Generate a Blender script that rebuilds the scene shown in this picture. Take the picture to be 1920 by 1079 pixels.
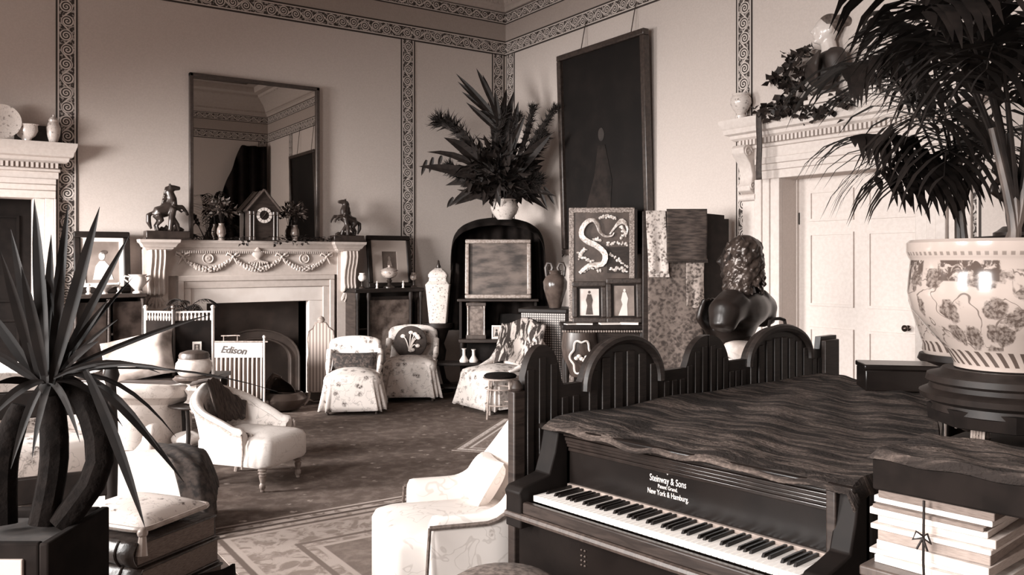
import bpy, math, random
from mathutils import Vector, Matrix, Euler
PI = math.pi
scene = bpy.context.scene
for o in list(bpy.data.objects): bpy.data.objects.remove(o)
COL = scene.collection

# ------------------------------------------------------------------ camera, light, exposure
F, CX, HY, H = 1582.0, 960.0, 490.0, 1.6          # focal length in pixels of the 1920 px frame, horizon row, eye height
TH = math.radians(34.07)                           # camera heading, clockwise from +Y
XL, XB, YB, YA, ZC = -2.6, 6.46, -0.6, 9.71, 5.62  # room: left wall, door wall, back wall, fireplace wall, ceiling
cam_d = bpy.data.cameras.new('camera'); cam = bpy.data.objects.new('camera', cam_d); COL.objects.link(cam)
cam.location = (0, 0, H); cam.rotation_euler = (PI/2, 0, -TH)
cam_d.sensor_width = 36; cam_d.lens = F/1920*36; cam_d.shift_y = -(539.5-HY)/1920; cam_d.clip_start = .05
scene.camera = cam
vs = scene.view_settings
vs.view_transform = 'Standard'; vs.look = 'None'; vs.gamma = 1; vs.use_curve_mapping = False; vs.exposure = 0.45
world = bpy.data.worlds.new('world'); scene.world = world; world.use_nodes = True
world.node_tree.nodes['Background'].inputs[0].default_value = (1, .93, .88, 1)
world.node_tree.nodes['Background'].inputs[1].default_value = 1.0
WIN = [(0.1, 1.8), (3.0, 4.7), (6.8, 8.7)]         # three tall windows in the left wall
for i, (a, b) in enumerate(WIN):
    ld = bpy.data.lights.new('window_daylight', 'AREA'); ld.shape = 'RECTANGLE'; ld.size = b-a-.5; ld.size_y = 2.3
    ld.energy = (205, 185, 440)[i]; ld.color = (1, .98, .96); ld.spread = math.radians((110, 110, 88)[i])
    if i == 2: ld.size_y = 2.0
    lo = bpy.data.objects.new('window_daylight', ld); COL.objects.link(lo)
    lo.location = (XL-.28, (a+b)/2, (2.3, 2.3, 1.9)[i]); lo.rotation_euler = Euler((math.radians((70, 70, 64)[i]), 0, math.radians((-90, -90, -82)[i])), 'XYZ')

# ------------------------------------------------------------------ placing helpers
def W(xc, t, z=0.0):
    return Vector((xc*math.cos(TH)+t*math.sin(TH), -xc*math.sin(TH)+t*math.cos(TH), z))
def U(u, t, z=0.0): return W((u-CX)/F*t, t, z)
def Zv(v, t): return H+(HY-v)/F*t
def ray(u):
    d = W((u-CX)/F, 1.0); return d
def onA(u, d=0.0): r = ray(u); return r.x*(YA-d)/r.y            # x on the fireplace wall
def onB(u, d=0.0): r = ray(u); return r.y*(XB-d)/r.x            # y on the door wall
def tA(u, d=0.0): return (YA-d)/ray(u).y
def tB(u, d=0.0): return (XB-d)/ray(u).x

# ------------------------------------------------------------------ materials
def lin(c): c /= 255.0; return c/12.92 if c <= .04045 else ((c+.055)/1.055)**2.4
def sep(g):
    k = [(-60, (12, 9, 8)), (0, (38, 31, 28)), (64, (80, 68, 62)), (128, (139, 125, 117)), (192, (196, 184, 177)), (255, (250, 246, 242))]
    g = max(-60, min(255, g))
    for (g0, c0), (g1, c1) in zip(k, k[1:]):
        if g <= g1:
            f = (g-g0)/(g1-g0); return tuple(lin(a+(b-a)*f) for a, b in zip(c0, c1))+(1,)
class NT:
    def __init__(s, name):
        s.m = bpy.data.materials.new(name); s.m.use_nodes = True; s.t = s.m.node_tree; s.b = s.t.nodes['Principled BSDF']
    def n(s, ty, **kw):
        x = s.t.nodes.new(ty)
        for k, v in kw.items(): setattr(x, k, v)
        return x
    def put(s, sock, v):
        if hasattr(v, 'is_output'): s.t.links.new(v, sock)
        else: sock.default_value = v
    def mth(s, op, a, b=0.0, c=0.0, clamp=False):
        x = s.n('ShaderNodeMath', operation=op, use_clamp=clamp)
        s.put(x.inputs[0], a); s.put(x.inputs[1], b); s.put(x.inputs[2], c); return x.outputs[0]
    def step(s, v, lo, hi):
        x = s.n('ShaderNodeMapRange'); x.interpolation_type = 'SMOOTHSTEP'; s.put(x.inputs[0], v); x.inputs[1].default_value = lo; x.inputs[2].default_value = hi; return x.outputs[0]
    def mix(s, f, a, b):
        x = s.n('ShaderNodeMix', data_type='RGBA'); s.put(x.inputs[0], f); s.put(x.inputs[6], a); s.put(x.inputs[7], b); return x.outputs[2]
    def co(s, scale=(1, 1, 1), rot=(0, 0, 0)):
        c = s.n('ShaderNodeTexCoord'); mp = s.n('ShaderNodeMapping'); s.t.links.new(c.outputs['Object'], mp.inputs[0])
        mp.inputs['Scale'].default_value = scale; mp.inputs['Rotation'].default_value = rot; return mp.outputs[0]
    def noise(s, co, scale, detail=3, rough=.55, dist=0):
        x = s.n('ShaderNodeTexNoise'); s.t.links.new(co, x.inputs['Vector']); x.inputs['Scale'].default_value = scale; x.inputs['Detail'].default_value = detail
        x.inputs['Roughness'].default_value = rough; x.inputs['Distortion'].default_value = dist; return x.outputs[0]
    def vor(s, co, scale, feature='F1', rnd=1.0):
        x = s.n('ShaderNodeTexVoronoi', feature=feature); s.t.links.new(co, x.inputs['Vector']); x.inputs['Scale'].default_value = scale; x.inputs['Randomness'].default_value = rnd
        return x.outputs['Distance']
    def sepxyz(s, co):
        x = s.n('ShaderNodeSeparateXYZ'); s.t.links.new(co, x.inputs[0]); return x.outputs
    def bump(s, h, strength=.3, dist=.01):
        x = s.n('ShaderNodeBump'); s.put(x.inputs['Height'], h); x.inputs['Strength'].default_value = strength; x.inputs['Distance'].default_value = dist
        s.t.links.new(x.outputs[0], s.b.inputs['Normal'])
    def fin(s, col, rough=.7, metal=0.0, spec=.5, sheen=0):
        s.put(s.b.inputs['Base Color'], col); s.put(s.b.inputs['Roughness'], rough); s.b.inputs['Metallic'].default_value = metal
        s.b.inputs['Specular IOR Level'].default_value = spec
        if sheen: s.b.inputs['Sheen Weight'].default_value = sheen
        return s.m
MC = {}
def mat(name, a, b=None, scale=8.0, rough=.7, kind='noise', lo=.35, hi=.65, bump=0.0, bd=.01, metal=0.0, stretch=(1, 1, 1), rot=(0, 0, 0), spec=.5, detail=4):
    """a, b: grey levels 0-255 of the sepia scale mixed by a procedural pattern"""
    if name in MC: return MC[name]
    n = NT(name)
    if b is None: MC[name] = n.fin(sep(a), rough, metal, spec); return MC[name]
    co = n.co(stretch, rot)
    if kind == 'noise': f = n.step(n.noise(co, scale, detail), lo, hi)
    elif kind == 'stripe':
        x = n.sepxyz(co)[0]; f = n.step(n.mth('SINE', n.mth('MULTIPLY', x, scale*2*PI)), lo*2-1, hi*2-1)
    elif kind == 'stripes3':
        x = n.sepxyz(co)[0]; y = n.mth('ADD', n.mth('SINE', n.mth('MULTIPLY', x, scale*2*PI)), n.mth('MULTIPLY', n.mth('SINE', n.mth('MULTIPLY', x, scale*5.3*PI)), .6)); f = n.step(y, -.5, .7)
    elif kind == 'wood': f = n.step(n.noise(co, scale, 6, .6, 1.5), lo, hi)
    elif kind == 'spots': f = n.step(n.mth('ADD', n.vor(co, scale), n.mth('MULTIPLY', n.noise(co, scale*4, 3), .5)), lo, hi)
    elif kind == 'cells': f = n.step(n.vor(co, scale, 'DISTANCE_TO_EDGE'), lo, hi)
    elif kind == 'chintz':
        v = n.mth('ADD', n.vor(co, scale, rnd=.9), n.mth('MULTIPLY', n.noise(co, scale*3.5, 4), .55))
        fl = n.step(v, lo, hi); keep = n.step(n.noise(co, scale*.55, 1), .56, .64)
        fl = n.mth('MAXIMUM', fl, keep)
        pet = n.step(n.noise(co, scale*6, 3), .4, .6)
        fl = n.mth('MAXIMUM', fl, n.mth('MULTIPLY', pet, .75))
        vine = n.step(n.mth('ABSOLUTE', n.mth('SUBTRACT', n.noise(co, scale*.9, 2, .5, .6), .5)), .006, .02)
        f = n.mth('MULTIPLY', fl, n.mth('ADD', n.mth('MULTIPLY', vine, .35), .65))
    elif kind == 'brocade':
        v = n.noise(co, scale, 5, .6, 1.2); w = n.vor(co, scale*1.7)
        f = n.step(n.mth('ADD', v, n.mth('MULTIPLY', w, .35)), lo+.15, hi+.15)
    elif kind == 'lattice':
        x = n.sepxyz(co); f = n.step(n.mth('MULTIPLY', n.mth('SINE', n.mth('MULTIPLY', n.mth('ADD', x[0], x[2]), scale*2*PI)), n.mth('SINE', n.mth('MULTIPLY', n.mth('SUBTRACT', x[0], x[2]), scale*2*PI))), lo*2-1, hi*2-1)
    col = n.mix(f, sep(a), sep(b))
    if bump: n.bump(f, bump, bd)
    MC[name] = n.fin(col, rough, metal, spec); return MC[name]

def border_material(name, w, p):
    """painted scroll border: object X runs along the band, object Y across it"""
    n = NT(name); co = n.co(); x, y, z = n.sepxyz(co)[:3]
    c = n.mth('DIVIDE', x, p); i = n.mth('FLOOR', c); fx = n.mth('MULTIPLY', n.mth('SUBTRACT', n.mth('FRACT', c), .5), p)
    d = n.mth('SUBTRACT', n.mth('MULTIPLY', n.mth('PINGPONG', i, 1.0), 2.0), 1.0)
    yo = n.mth('SUBTRACT', y, n.mth('MULTIPLY', d, .006))
    r = n.mth('SQRT', n.mth('ADD', n.mth('MULTIPLY', fx, fx), n.mth('MULTIPLY', yo, yo)))
    ph = n.mth('ARCTAN2', n.mth('MULTIPLY', yo, d), fx)
    s = n.step(n.mth('SINE', n.mth('ADD', ph, n.mth('MULTIPLY', r, 2*PI/.026))), -.25, .35)
    s = n.mth('MULTIPLY', s, n.step(r, w*.31, w*.28))
    wave = n.mth('ABSOLUTE', n.mth('SUBTRACT', y, n.mth('MULTIPLY', n.mth('SINE', n.mth('MULTIPLY', x, PI/p)), w*.22)))
    wv = n.mth('MULTIPLY', n.step(wave, .013, .007), n.step(r, w*.24, w*.27))
    lf = n.mth('MULTIPLY', n.step(n.noise(co, 42, 2), .5, .56), n.step(r, w*.26, w*.30))
    pat = n.mth('MAXIMUM', n.mth('MAXIMUM', s, wv), n.mth('MULTIPLY', lf, .6))
    ay = n.mth('ABSOLUTE', y)
    light = n.step(ay, w*.335, w*.345)
    pat = n.mth('MAXIMUM', pat, light)
    edge = n.step(ay, w*.40, w*.41)
    f = n.mth('MULTIPLY', pat, n.mth('SUBTRACT', 1.0, edge))
    n.bump(f, .25, .004)
    return n.fin(n.mix(f, sep(22), sep(196)), .8)
def leather_like(name, a, b, scale): return mat(name, a, b, scale, .45, 'noise', bump=.2)

# ------------------------------------------------------------------ mesh builder
class MB:
    def __init__(s): s.v = []; s.f = []
    def add(s, vs_, fs, M=None):
        o = len(s.v); s.v += [tuple(M @ Vector(v)) if M else tuple(v) for v in vs_]; s.f += [tuple(i+o for i in f) for f in fs]; return s
    def bx(s, x0, y0, z0, x1, y1, z1, M=None):
        v = [(x, y, z) for z in (z0, z1) for y in (y0, y1) for x in (x0, x1)]
        return s.add(v, [(0, 2, 3, 1), (4, 5, 7, 6), (0, 1, 5, 4), (2, 6, 7, 3), (0, 4, 6, 2), (1, 3, 7, 5)], M)
    def box(s, c, d, M=None):
        return s.bx(c[0]-d[0]/2, c[1]-d[1]/2, c[2]-d[2]/2, c[0]+d[0]/2, c[1]+d[1]/2, c[2]+d[2]/2, M)
    def rings(s, rings, cap=True, closed=True, M=None):
        n = len(rings[0]); vs_ = [p for r in rings for p in r]; fs = []
        for i in range(len(rings)-1):
            for j in range(n if closed else n-1):
                k = (j+1) % n; fs.append((i*n+j, i*n+k, (i+1)*n+k, (i+1)*n+j))
        if cap and closed: fs.append(tuple(range(n))[::-1]); fs.append(tuple((len(rings)-1)*n+j for j in range(n)))
        return s.add(vs_, fs, M)
    def lathe(s, prof, n=20, c=(0, 0, 0), ph=0.0, sx=1, sy=1, lobes=0, amp=0, M=None):
        rg = []
        for r, z in prof:
            rg.append([(c[0]+sx*r*(1+amp*math.cos(lobes*(2*PI*j/n)))*math.cos(2*PI*j/n+ph), c[1]+sy*r*(1+amp*math.cos(lobes*(2*PI*j/n)))*math.sin(2*PI*j/n+ph), c[2]+z) for j in range(n)])
        return s.rings(rg, M=M)
    def tube(s, pts, rad, n=8, M=None, flat=1.0):
        pts = [Vector(p) for p in pts]; m = len(pts); rg = []
        rad = list(rad) if hasattr(rad, '__len__') else [rad]*m
        prev = None
        for i, p in enumerate(pts):
            t = (pts[min(i+1, m-1)]-pts[max(i-1, 0)]).normalized()
            if prev is None: a = t.orthogonal().normalized()
            else:
                a = prev-t*prev.dot(t)
                a = a.normalized() if a.length > 1e-6 else t.orthogonal().normalized()
            prev = a; b = t.cross(a)
            rg.append([tuple(p+a*math.cos(2*PI*j/n)*rad[i]+b*math.sin(2*PI*j/n)*rad[i]*flat) for j in range(n)])
        return s.rings(rg, M=M)
    def prism(s, poly, y0, y1, M=None):
        """polygon given in x,z, extruded along y"""
        n = len(poly); v = [(x, y0, z) for x, z in poly]+[(x, y1, z) for x, z in poly]
        fs = [tuple(range(n)), tuple(range(2*n-1, n-1, -1))]+[(i, i+n, (i+1) % n+n, (i+1) % n) for i in range(n)]
        return s.add(v, fs, M)
    def grid(s, fn, nu, nv, closed_u=False, M=None):
        v = [fn(i/(nu if closed_u else nu-1), j/(nv-1)) for j in range(nv) for i in range(nu)]; fs = []
        for j in range(nv-1):
            for i in range(nu if closed_u else nu-1):
                k = (i+1) % nu; fs.append((j*nu+i, j*nu+k, (j+1)*nu+k, (j+1)*nu+i))
        return s.add(v, fs, M)
    def ball(s, c, r, nu=14, nv=9, M=None):
        r = r if hasattr(r, '__len__') else (r, r, r)
        return s.rings([[(c[0]+r[0]*math.sin(PI*(j+.02)/(nv+.04-.0))*math.cos(2*PI*i/nu), c[1]+r[1]*math.sin(PI*(j+.02)/(nv+.04))*math.sin(2*PI*i/nu), c[2]-r[2]*math.cos(PI*(j+.02)/(nv+.04))) for i in range(nu)] for j in range(nv+1)], M=M)
    def sheet(s, poly2, fn, th): pass
    def build(s, name, m, parent=None, loc=None, rot=None, smooth=True, ang=40, bevel=0.0, subsurf=0, solid=0.0, remesh=0.0, smoothit=0, kind=None, label=None):
        me = bpy.data.meshes.new(name); me.from_pydata(s.v, [], s.f); me.validate(); me.update()
        if smooth and me.polygons:
            me.polygons.foreach_set('use_smooth', [True]*len(me.polygons)); me.set_sharp_from_angle(angle=math.radians(ang))
        o = bpy.data.objects.new(name, me); COL.objects.link(o)
        if m: me.materials.append(m)
        if parent: o.parent = parent
        if loc is not None: o.location = loc
        if rot is not None: o.rotation_euler = rot
        if remesh:
            d = o.modifiers.new('remesh', 'REMESH'); d.mode = 'VOXEL'; d.voxel_size = remesh; d.use_smooth_shade = True
            if smoothit: d = o.modifiers.new('smooth', 'SMOOTH'); d.iterations = smoothit; d.factor = .5
        if solid: d = o.modifiers.new('solid', 'SOLIDIFY'); d.thickness = solid; d.offset = 0
        if bevel: d = o.modifiers.new('bevel', 'BEVEL'); d.width = bevel; d.segments = 2; d.limit_method = 'ANGLE'
        if subsurf: d = o.modifiers.new('subsurf', 'SUBSURF'); d.levels = d.render_levels = subsurf
        if kind: o['kind'] = kind
        if label: o['label'] = label
        return o
def tag(o, label=None, cat=None, group=None, kind=None):
    if label: o['label'] = label
    if cat: o['category'] = cat
    if group: o['group'] = group
    if kind: o['kind'] = kind
    return o
def thing(name, label, cat, loc=(0, 0, 0), rz=0.0, group=None, scale=1.0):
    o = bpy.data.objects.new(name, None); COL.objects.link(o); o.location = loc; o.rotation_euler = (0, 0, rz); o.empty_display_size = .1
    o.scale = (scale,)*3
    return tag(o, label, cat, group)
def struct(mb, name, m, parent=None, **kw):
    o = mb.build(name, m, parent, **kw)
    if not parent: o['kind'] = 'structure'
    return o
def copy_tree(o, parent=None):
    c = o.copy(); COL.objects.link(c); c.parent = parent
    for ch in o.children: copy_tree(ch, c)
    return c
def Rz(a): return Matrix.Rotation(a, 4, 'Z')
def T(x, y, z): return Matrix.Translation((x, y, z))
def lerp(a, b, f): return a+(b-a)*f
def spline(pts, n):
    """Catmull-Rom through pts, n samples"""
    P_ = [Vector(p) for p in pts]; out = []; m = len(P_)-1
    for k in range(n):
        x = k/(n-1)*m; i = min(int(x), m-1); f = x-i
        a, b, c, d = P_[max(i-1, 0)], P_[i], P_[i+1], P_[min(i+2, m)]
        out.append(.5*((2*b)+(c-a)*f+(2*a-5*b+4*c-d)*f*f+(3*b-a-3*c+d)*f**3))
    return out
RA, RC, RB = 0.0, -TH, -PI/2       # facing away from the fireplace wall / towards the camera / away from the door wall
rnd = random.Random(11)
# ------------------------------------------------------------------ the room
m_wall = mat('distempered_wall', 184, 190, 60, .9, bump=.08, bd=.002)
m_paint = mat('cream_painted_wood', 198, 190, 30, .6)
m_ceil = mat('ceiling_plaster', 168, 162, 20, .9)
m_dark = mat('black_shadowed_wood', -52, -40, 12, .6, spec=.08)
m_floor = mat('oak_boards', 40, 62, 3, .5, 'wood', stretch=(1, 12, 1))
m_void = mat('unlit_passage', 4)
def wall_boxes(s0, s1, z0, z1, opens, n0, n1, axis):
    """axis x: wall runs along x with thickness n0..n1 in y; axis y: the other way round; holes left at opens"""
    mb = MB(); ss = sorted({s0, s1, *[q for o in opens for q in o[:2]]}); zs = sorted({z0, z1, *[q for o in opens for q in o[2:]]})
    for a, b in zip(ss, ss[1:]):
        for c, d in zip(zs, zs[1:]):
            if any(o[0] <= a and b <= o[1] and o[2] <= c and d <= o[3] for o in opens): continue
            mb.bx(a, n0, c, b, n1, d) if axis == 'x' else mb.bx(n0, a, c, n1, b, d)
    return mb
FX0, FX1 = onA(385), onA(575)      # hearth opening
ZH = 1.13
DA0, DA1, DAZ = -.35, onA(62), 2.23     # dark doorway at the left of the fireplace wall
DB0, DB1, DBZ = onB(1722), onB(1467), 2.37   # white door in the door wall
struct(wall_boxes(XL-.4, XB+.4, 0, ZC, [(FX0, FX1, 0, ZH), (DA0, DA1, 0, DAZ)], YA, YA+.45, 'x'), 'wall_front', m_wall)
struct(wall_boxes(YB-.4, YA+.45, 0, ZC, [(DB0, DB1, 0, DBZ)], XB, XB+.45, 'y'), 'wall_right', m_wall)
struct(wall_boxes(YB-.4, YA, 0, ZC, [(a, b, .45, 4.0) for a, b in WIN], XL-.25, XL, 'y'), 'wall_left', m_wall)
struct(wall_boxes(XL-.4, XB+.4, 0, ZC, [], YB-.3, YB, 'x'), 'wall_back', m_wall)
struct(MB().bx(XL-.4, YB-.4, -.1, XB+.5, YA+.7, 0), 'floor', m_floor)
struct(MB().bx(XL-.4, YB-.4, ZC, XB+.5, YA+.5, ZC+.1), 'ceiling', m_ceil)
# window frames with glazing bars
m_glass = NT('window_glass'); m_glass.b.inputs['Transmission Weight'].default_value = 1; m_glass.b.inputs['IOR'].default_value = 1.0; m_glass = m_glass.fin((1, 1, 1, 1), 0.0, spec=.1)
for k, (a, b) in enumerate(WIN):
    mb = MB()
    for y in (a+.03, b-.03): mb.box((XL-.06, y, 2.225), (.1, .06, 3.55))
    for z in (.48, 2.2, 3.97): mb.box((XL-.06, (a+b)/2, z), (.1, b-a, .06))
    w = struct(mb, 'window_%d' % (k+1), m_paint)
    g = MB()
    for y in (a+(b-a)/3, a+2*(b-a)/3): g.box((XL-.06, y, 2.2), (.03, .025, 3.5))
    g.build('glazing_bar', m_paint, w)
# cove and cornice
mb = MB(); prof = [(0, 5.03), (.04, 5.03), (.05, 5.08), (.08, 5.10), (.10, 5.16), (.17, 5.28), (.30, 5.40), (.34, 5.42), (.35, 5.47), (.46, 5.50), (.48, 5.56), (.48, ZC), (0, ZC)]
def frame_ring(d): return [(XL+d, YB+d), (XB-d, YB+d), (XB-d, YA-d), (XL+d, YA-d)]
mb.rings([[(x, y, z) for x, y in frame_ring(d)] for d, z in prof], cap=False)
cornice = struct(mb, 'trim_1', m_ceil, ang=25)
mb = MB()
for k in range(int((XB-XL)/.19)): mb.box((XL+.1+k*.19, YA-.26, 5.44), (.07, .14, .07)); mb.box((XL+.1+k*.19, YB+.26, 5.44), (.07, .14, .07))
for k in range(int((YA-YB)/.19)): mb.box((XB-.26, YB+.1+k*.19, 5.44), (.14, .07, .07))
mb.build('modillion_course', m_ceil, cornice, kind='stuff')
mb = MB()
for k in range(int((XB-XL)/.045)): mb.box((XL+k*.045, YA-.07, 5.13), (.02, .05, .045)); mb.box((XL+k*.045, YB+.07, 5.13), (.02, .05, .045))
for k in range(int((YA-YB)/.045)): mb.box((XB-.07, YB+k*.045, 5.13), (.05, .02, .045))
mb.build('dentil_course', m_ceil, cornice, kind='stuff')
m_line = mat('ceiling_line', 60)
mb = MB()
for d, w in ((.75, .025), (1.0, .018)):
    q = frame_ring(d)
    for (x0, y0), (x1, y1) in zip(q, q[1:]+q[:1]): mb.bx(min(x0, x1)-w, min(y0, y1)-w, ZC-.012, max(x0, x1)+w, max(y0, y1)+w, ZC)
struct(mb, 'trim_2', m_line)
# painted scroll borders
m_bord = border_material('painted_scroll_border', .205, .147); m_bord2 = border_material('painted_scroll_border_upper', .17, .125)
nb = [2]
def border(cx, cy, cz, L, w, wall, vert, m):
    nb[0] += 1
    mb = MB().bx(-L/2, -w/2, -.006, L/2, w/2, 0.006)
    o = struct(mb, 'trim_%d' % nb[0], m)
    o.location = (cx, cy, cz)
    if wall == 'A': Mx = Matrix(((1, 0, 0), (0, 0, -1), (0, 1, 0)))           # x->X, y->Z, z->-Y
    elif wall == 'B': Mx = Matrix(((0, 0, -1), (-1, 0, 0), (0, 1, 0)))         # x->-Y, y->Z, z->-X
    else: Mx = Matrix(((-1, 0, 0), (0, 0, 1), (0, 1, 0)))
    if vert: Mx = Mx @ Matrix.Rotation(PI/2, 3, 'Z')
    o.rotation_euler = Mx.to_euler(); return o
Z1 = 4.535
m_band = mat('darker_frieze_paint', 150, 156, 60, .9)
struct(MB().bx(XL, YA-.004, 4.63, XB, YA, 4.87), 'trim_91', m_band); struct(MB().bx(XB-.004, YB, 4.63, XB, YA, 4.87), 'trim_92', m_band); struct(MB().bx(XL, YB, 4.63, XB, YB+.004, 4.87), 'trim_93', m_band)
border((XL+XB)/2, YA, Z1, XB-XL, .205, 'A', False, m_bord); border(XB, (YA+YB)/2, Z1, YA-YB, .205, 'B', False, m_bord); border((XL+XB)/2, YB, Z1, XB-XL, .205, 'C', False, m_bord)
border((XL+XB)/2, YA, 4.95, XB-XL, .17, 'A', False, m_bord2); border(XB, (YA+YB)/2, 4.95, YA-YB, .17, 'B', False, m_bord2); border((XL+XB)/2, YB, 4.95, XB-XL, .17, 'C', False, m_bord2)
for x in ((onA(105)+onA(145))/2, (onA(752)+onA(777))/2, XB-.125): border(x, YA-.001, 2.22, 4.43, .2, 'A', True, m_bord)
for y in (YA-.125, (onB(1383)+onB(1409))/2, 3.37, 1.0): border(XB-.001, y, 2.22, 4.43, .2, 'B', True, m_bord)
for x in (XB-.125, 4.0, 1.5): border(x, YB+.001, 2.22, 4.43, .2, 'C', True, m_bord)
for w_, args in enumerate([(XL, YA-.02, XB, YA), (XB-.02, DB1+.3, XB, YA), (XB-.02, YB, XB, DB0-.3)]):
    x0, y0, x1, y1 = args
    segs = [(XL, DA0-.3), (DA1+.3, FX0-.5), (FX1+.5, XB)] if w_ == 0 else [None]
    mb = MB()
    for sg in segs:
        if sg: mb.bx(sg[0], YA-.025, 0, sg[1], YA, .26); mb.bx(sg[0], YA-.035, .24, sg[1], YA, .28)
        else: mb.bx(x0-.005, y0, 0, x1, y1, .26); mb.bx(x0-.015, y0, .24, x1, y1, .28)
    struct(mb, ('baseboard_front', 'baseboard_right', 'baseboard_right_near')[w_], m_paint)

# ------------------------------------------------------------------ doorcases (built with x along the wall, front at -y)
def doorcase(name, label, loc, rz, w, h, consoles, cw):
    """opening of width w, height h centred on local x=0; architrave, frieze, dentils and cornice are parts"""
    d = thing(name, label, 'doorcase', loc, rz)
    a = .26 if consoles else .2
    for s in (-1, 1):
        mb = MB()
        for x0, x1, y in ((0, .10, -.05), (.10, .18, -.065), (.18, a, -.08)): mb.bx(s*(w/2+x0), y, 0, s*(w/2+x1), 0, h+.0) if s > 0 else mb.bx(-(w/2+x1), y, 0, -(w/2+x0), 0, h)
        mb.build('jamb_architrave', m_paint, d, bevel=.006)
    mb = MB()
    for z0, z1, y in ((0, .08, -.05), (.08, .14, -.065), (.14, .2, -.08)): mb.bx(-w/2-a, y, h+z0, w/2+a, 0, h+z1)
    mb.build('head_architrave', m_paint, d, bevel=.006)
    W2 = w/2+a+(.17 if consoles else .02); e_ = .12 if consoles else .15; k_ = .62 if consoles else .55
    MB().bx(-W2, -.06, h+.2, W2, 0, h+.42-e_).build('frieze', m_paint, d)
    MB().bx(-W2-.02, -.09, h+.415-e_, W2+.02, 0, h+.45-e_).build('bed_moulding', m_paint, d, bevel=.01)
    mb = MB(); n = int(2*W2/.042)
    for k in range(n): mb.box((-W2+.02+k*(2*W2-.04)/(n-1), -.085, h+.48-e_), (.024, .05, .05))
    mb.build('dentil_course', m_paint, d, kind='stuff', smooth=False)
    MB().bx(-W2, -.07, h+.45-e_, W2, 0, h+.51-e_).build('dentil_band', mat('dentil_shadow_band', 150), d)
    mb = MB(); pr = [(.16, .51), (.20, .53), (.21, .56), (.27, .575), (.285, .62), (.30, .63), (.33, .68), (.335, .71)]
    rg = [[(-W2-p, 0, h+z-e_), (-W2-p, -p, h+z-e_), (W2+p, -p, h+z-e_), (W2+p, 0, h+z-e_)] for p, z in [(q*k_-.02, z) for q, z in pr]]
    mb.rings(rg); mb.build('cornice', m_paint, d, ang=25)
    if consoles:
        for s in (-1, 1):
            x = s*(w/2+a+.09)
            c = MB()
            pts = [(0, h+.33), (-.19, h+.33), (-.22, h+.30), (-.21, h+.25), (-.17, h+.21), (-.12, h+.15), (-.09, h+.05), (-.10, h-.02), (-.13, h-.06), (-.12, h-.10), (-.06, h-.13), (0, h-.13)]
            Mx = T(x, 0, 0) @ Matrix.Rotation(PI/2, 4, 'Z')
            c.prism([(q[0], q[1]) for q in pts], -.075, .075, Mx)
            co = c.build('console_bracket', m_paint, d, bevel=.008)
            v = MB()
            for zc, yc, r in ((h+.265, -.15, .055), (h-.055, -.085, .045)):
                for sd in (-1, 1):
                    sp = [(x+sd*.078, yc+r*(1-k/20)*math.cos(k*.55), zc+r*(1-k/20)*math.sin(k*.55)) for k in range(18)]
                    v.tube(sp, .008, 5)
            v.build('scroll', m_paint, co)
            MB().bx(x-.085, -.045, 0, x+.085, 0, h-.13).build('pilaster', m_paint, d, bevel=.008)
            MB().tube([(x-.1, -.06, h-.16), (x+.1, -.06, h-.16)], .035, 10).build('bracket_roll', m_paint, d)
    return d
def panelled_door(name, loc, rz, w, h, m, cols, knobx):
    d = MB().bx(-w/2, 0, 0, w/2, .05, h).build(name, m, None, loc, (0, 0, rz)); d['kind'] = 'structure'
    for x0, x1, z0, z1 in cols:
        mb = MB().bx(x0, -.004, z0, x1, .0, z1)
        o = mb.build('panel', m, d)
        e = MB()
        for a, b, c, dd in ((x0-.012, x1+.012, z0-.012, z0+.012), (x0-.012, x1+.012, z1-.012, z1+.012), (x0-.012, x0+.012, z0+.012, z1-.012), (x1-.012, x1+.012, z0+.012, z1-.012)): e.bx(a, -.018, c, b, .002, dd)
        e.build('panel_moulding', m, d)
    if knobx is not None:
        MB().lathe([(.0, 0), (.022, 0), (.024, .004), (.009, .01), (.009, .035), (.026, .045), (.028, .06), (.016, .072), (.0, .075)], 14, M=T(knobx, 0, 1.04) @ Matrix.Rotation(PI/2, 4, 'X')).build('knob', mat('old_brass', 60, 80, 20, .3, metal=.9), d)
    return d
doorcase('door_surround', 'white doorcase with dentil cornice and scroll brackets around the white panelled door', (XB, (DB0+DB1)/2, 0), RB, DB1-DB0, DBZ, True, .3)
wB = DB1-DB0
cl = (-wB/2+.14, -.08, .08, wB/2-.14)
pan = []
for x0, x1 in ((cl[0], cl[1]), (cl[2], cl[3])): pan += [(x0, x1, 1.98, 2.24), (x0, x1, 1.2, 1.85), (x0, x1, .3, .98)]
panelled_door('door_1', (XB+.23, (DB0+DB1)/2, 0), RB, wB, DBZ, m_paint, pan, wB/2-.22)
struct(MB().bx(XB+.2, DB1-.01, 0, XB+.45, DB1+.02, DBZ).bx(XB+.2, DB0-.02, 0, XB+.45, DB0+.01, DBZ), 'trim_90', m_paint)
MB().box((0, 0, 0), (.018, .012, .11)).build('hinge', mat('dark_iron', 18), bpy.data.objects['door_1'], (-wB/2+.01, -.006, 2.0))
wA = DA1-DA0
doorcase('door_surround', 'pale doorcase with dentil cornice around the dark doorway left of the fireplace', ((DA0+DA1)/2, YA, 0), RA, wA, DAZ, False, .3)
panelled_door('door_2', ((DA0+DA1)/2, YA+.2, 0), RA, wA, DAZ, m_dark, [(-wA/2+.12, -.07, .3, 1.0), (.07, wA/2-.12, .3, 1.0), (-wA/2+.12, -.07, 1.2, 2.05), (.07, wA/2-.12, 1.2, 2.05)], -wA/2+.1)

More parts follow.
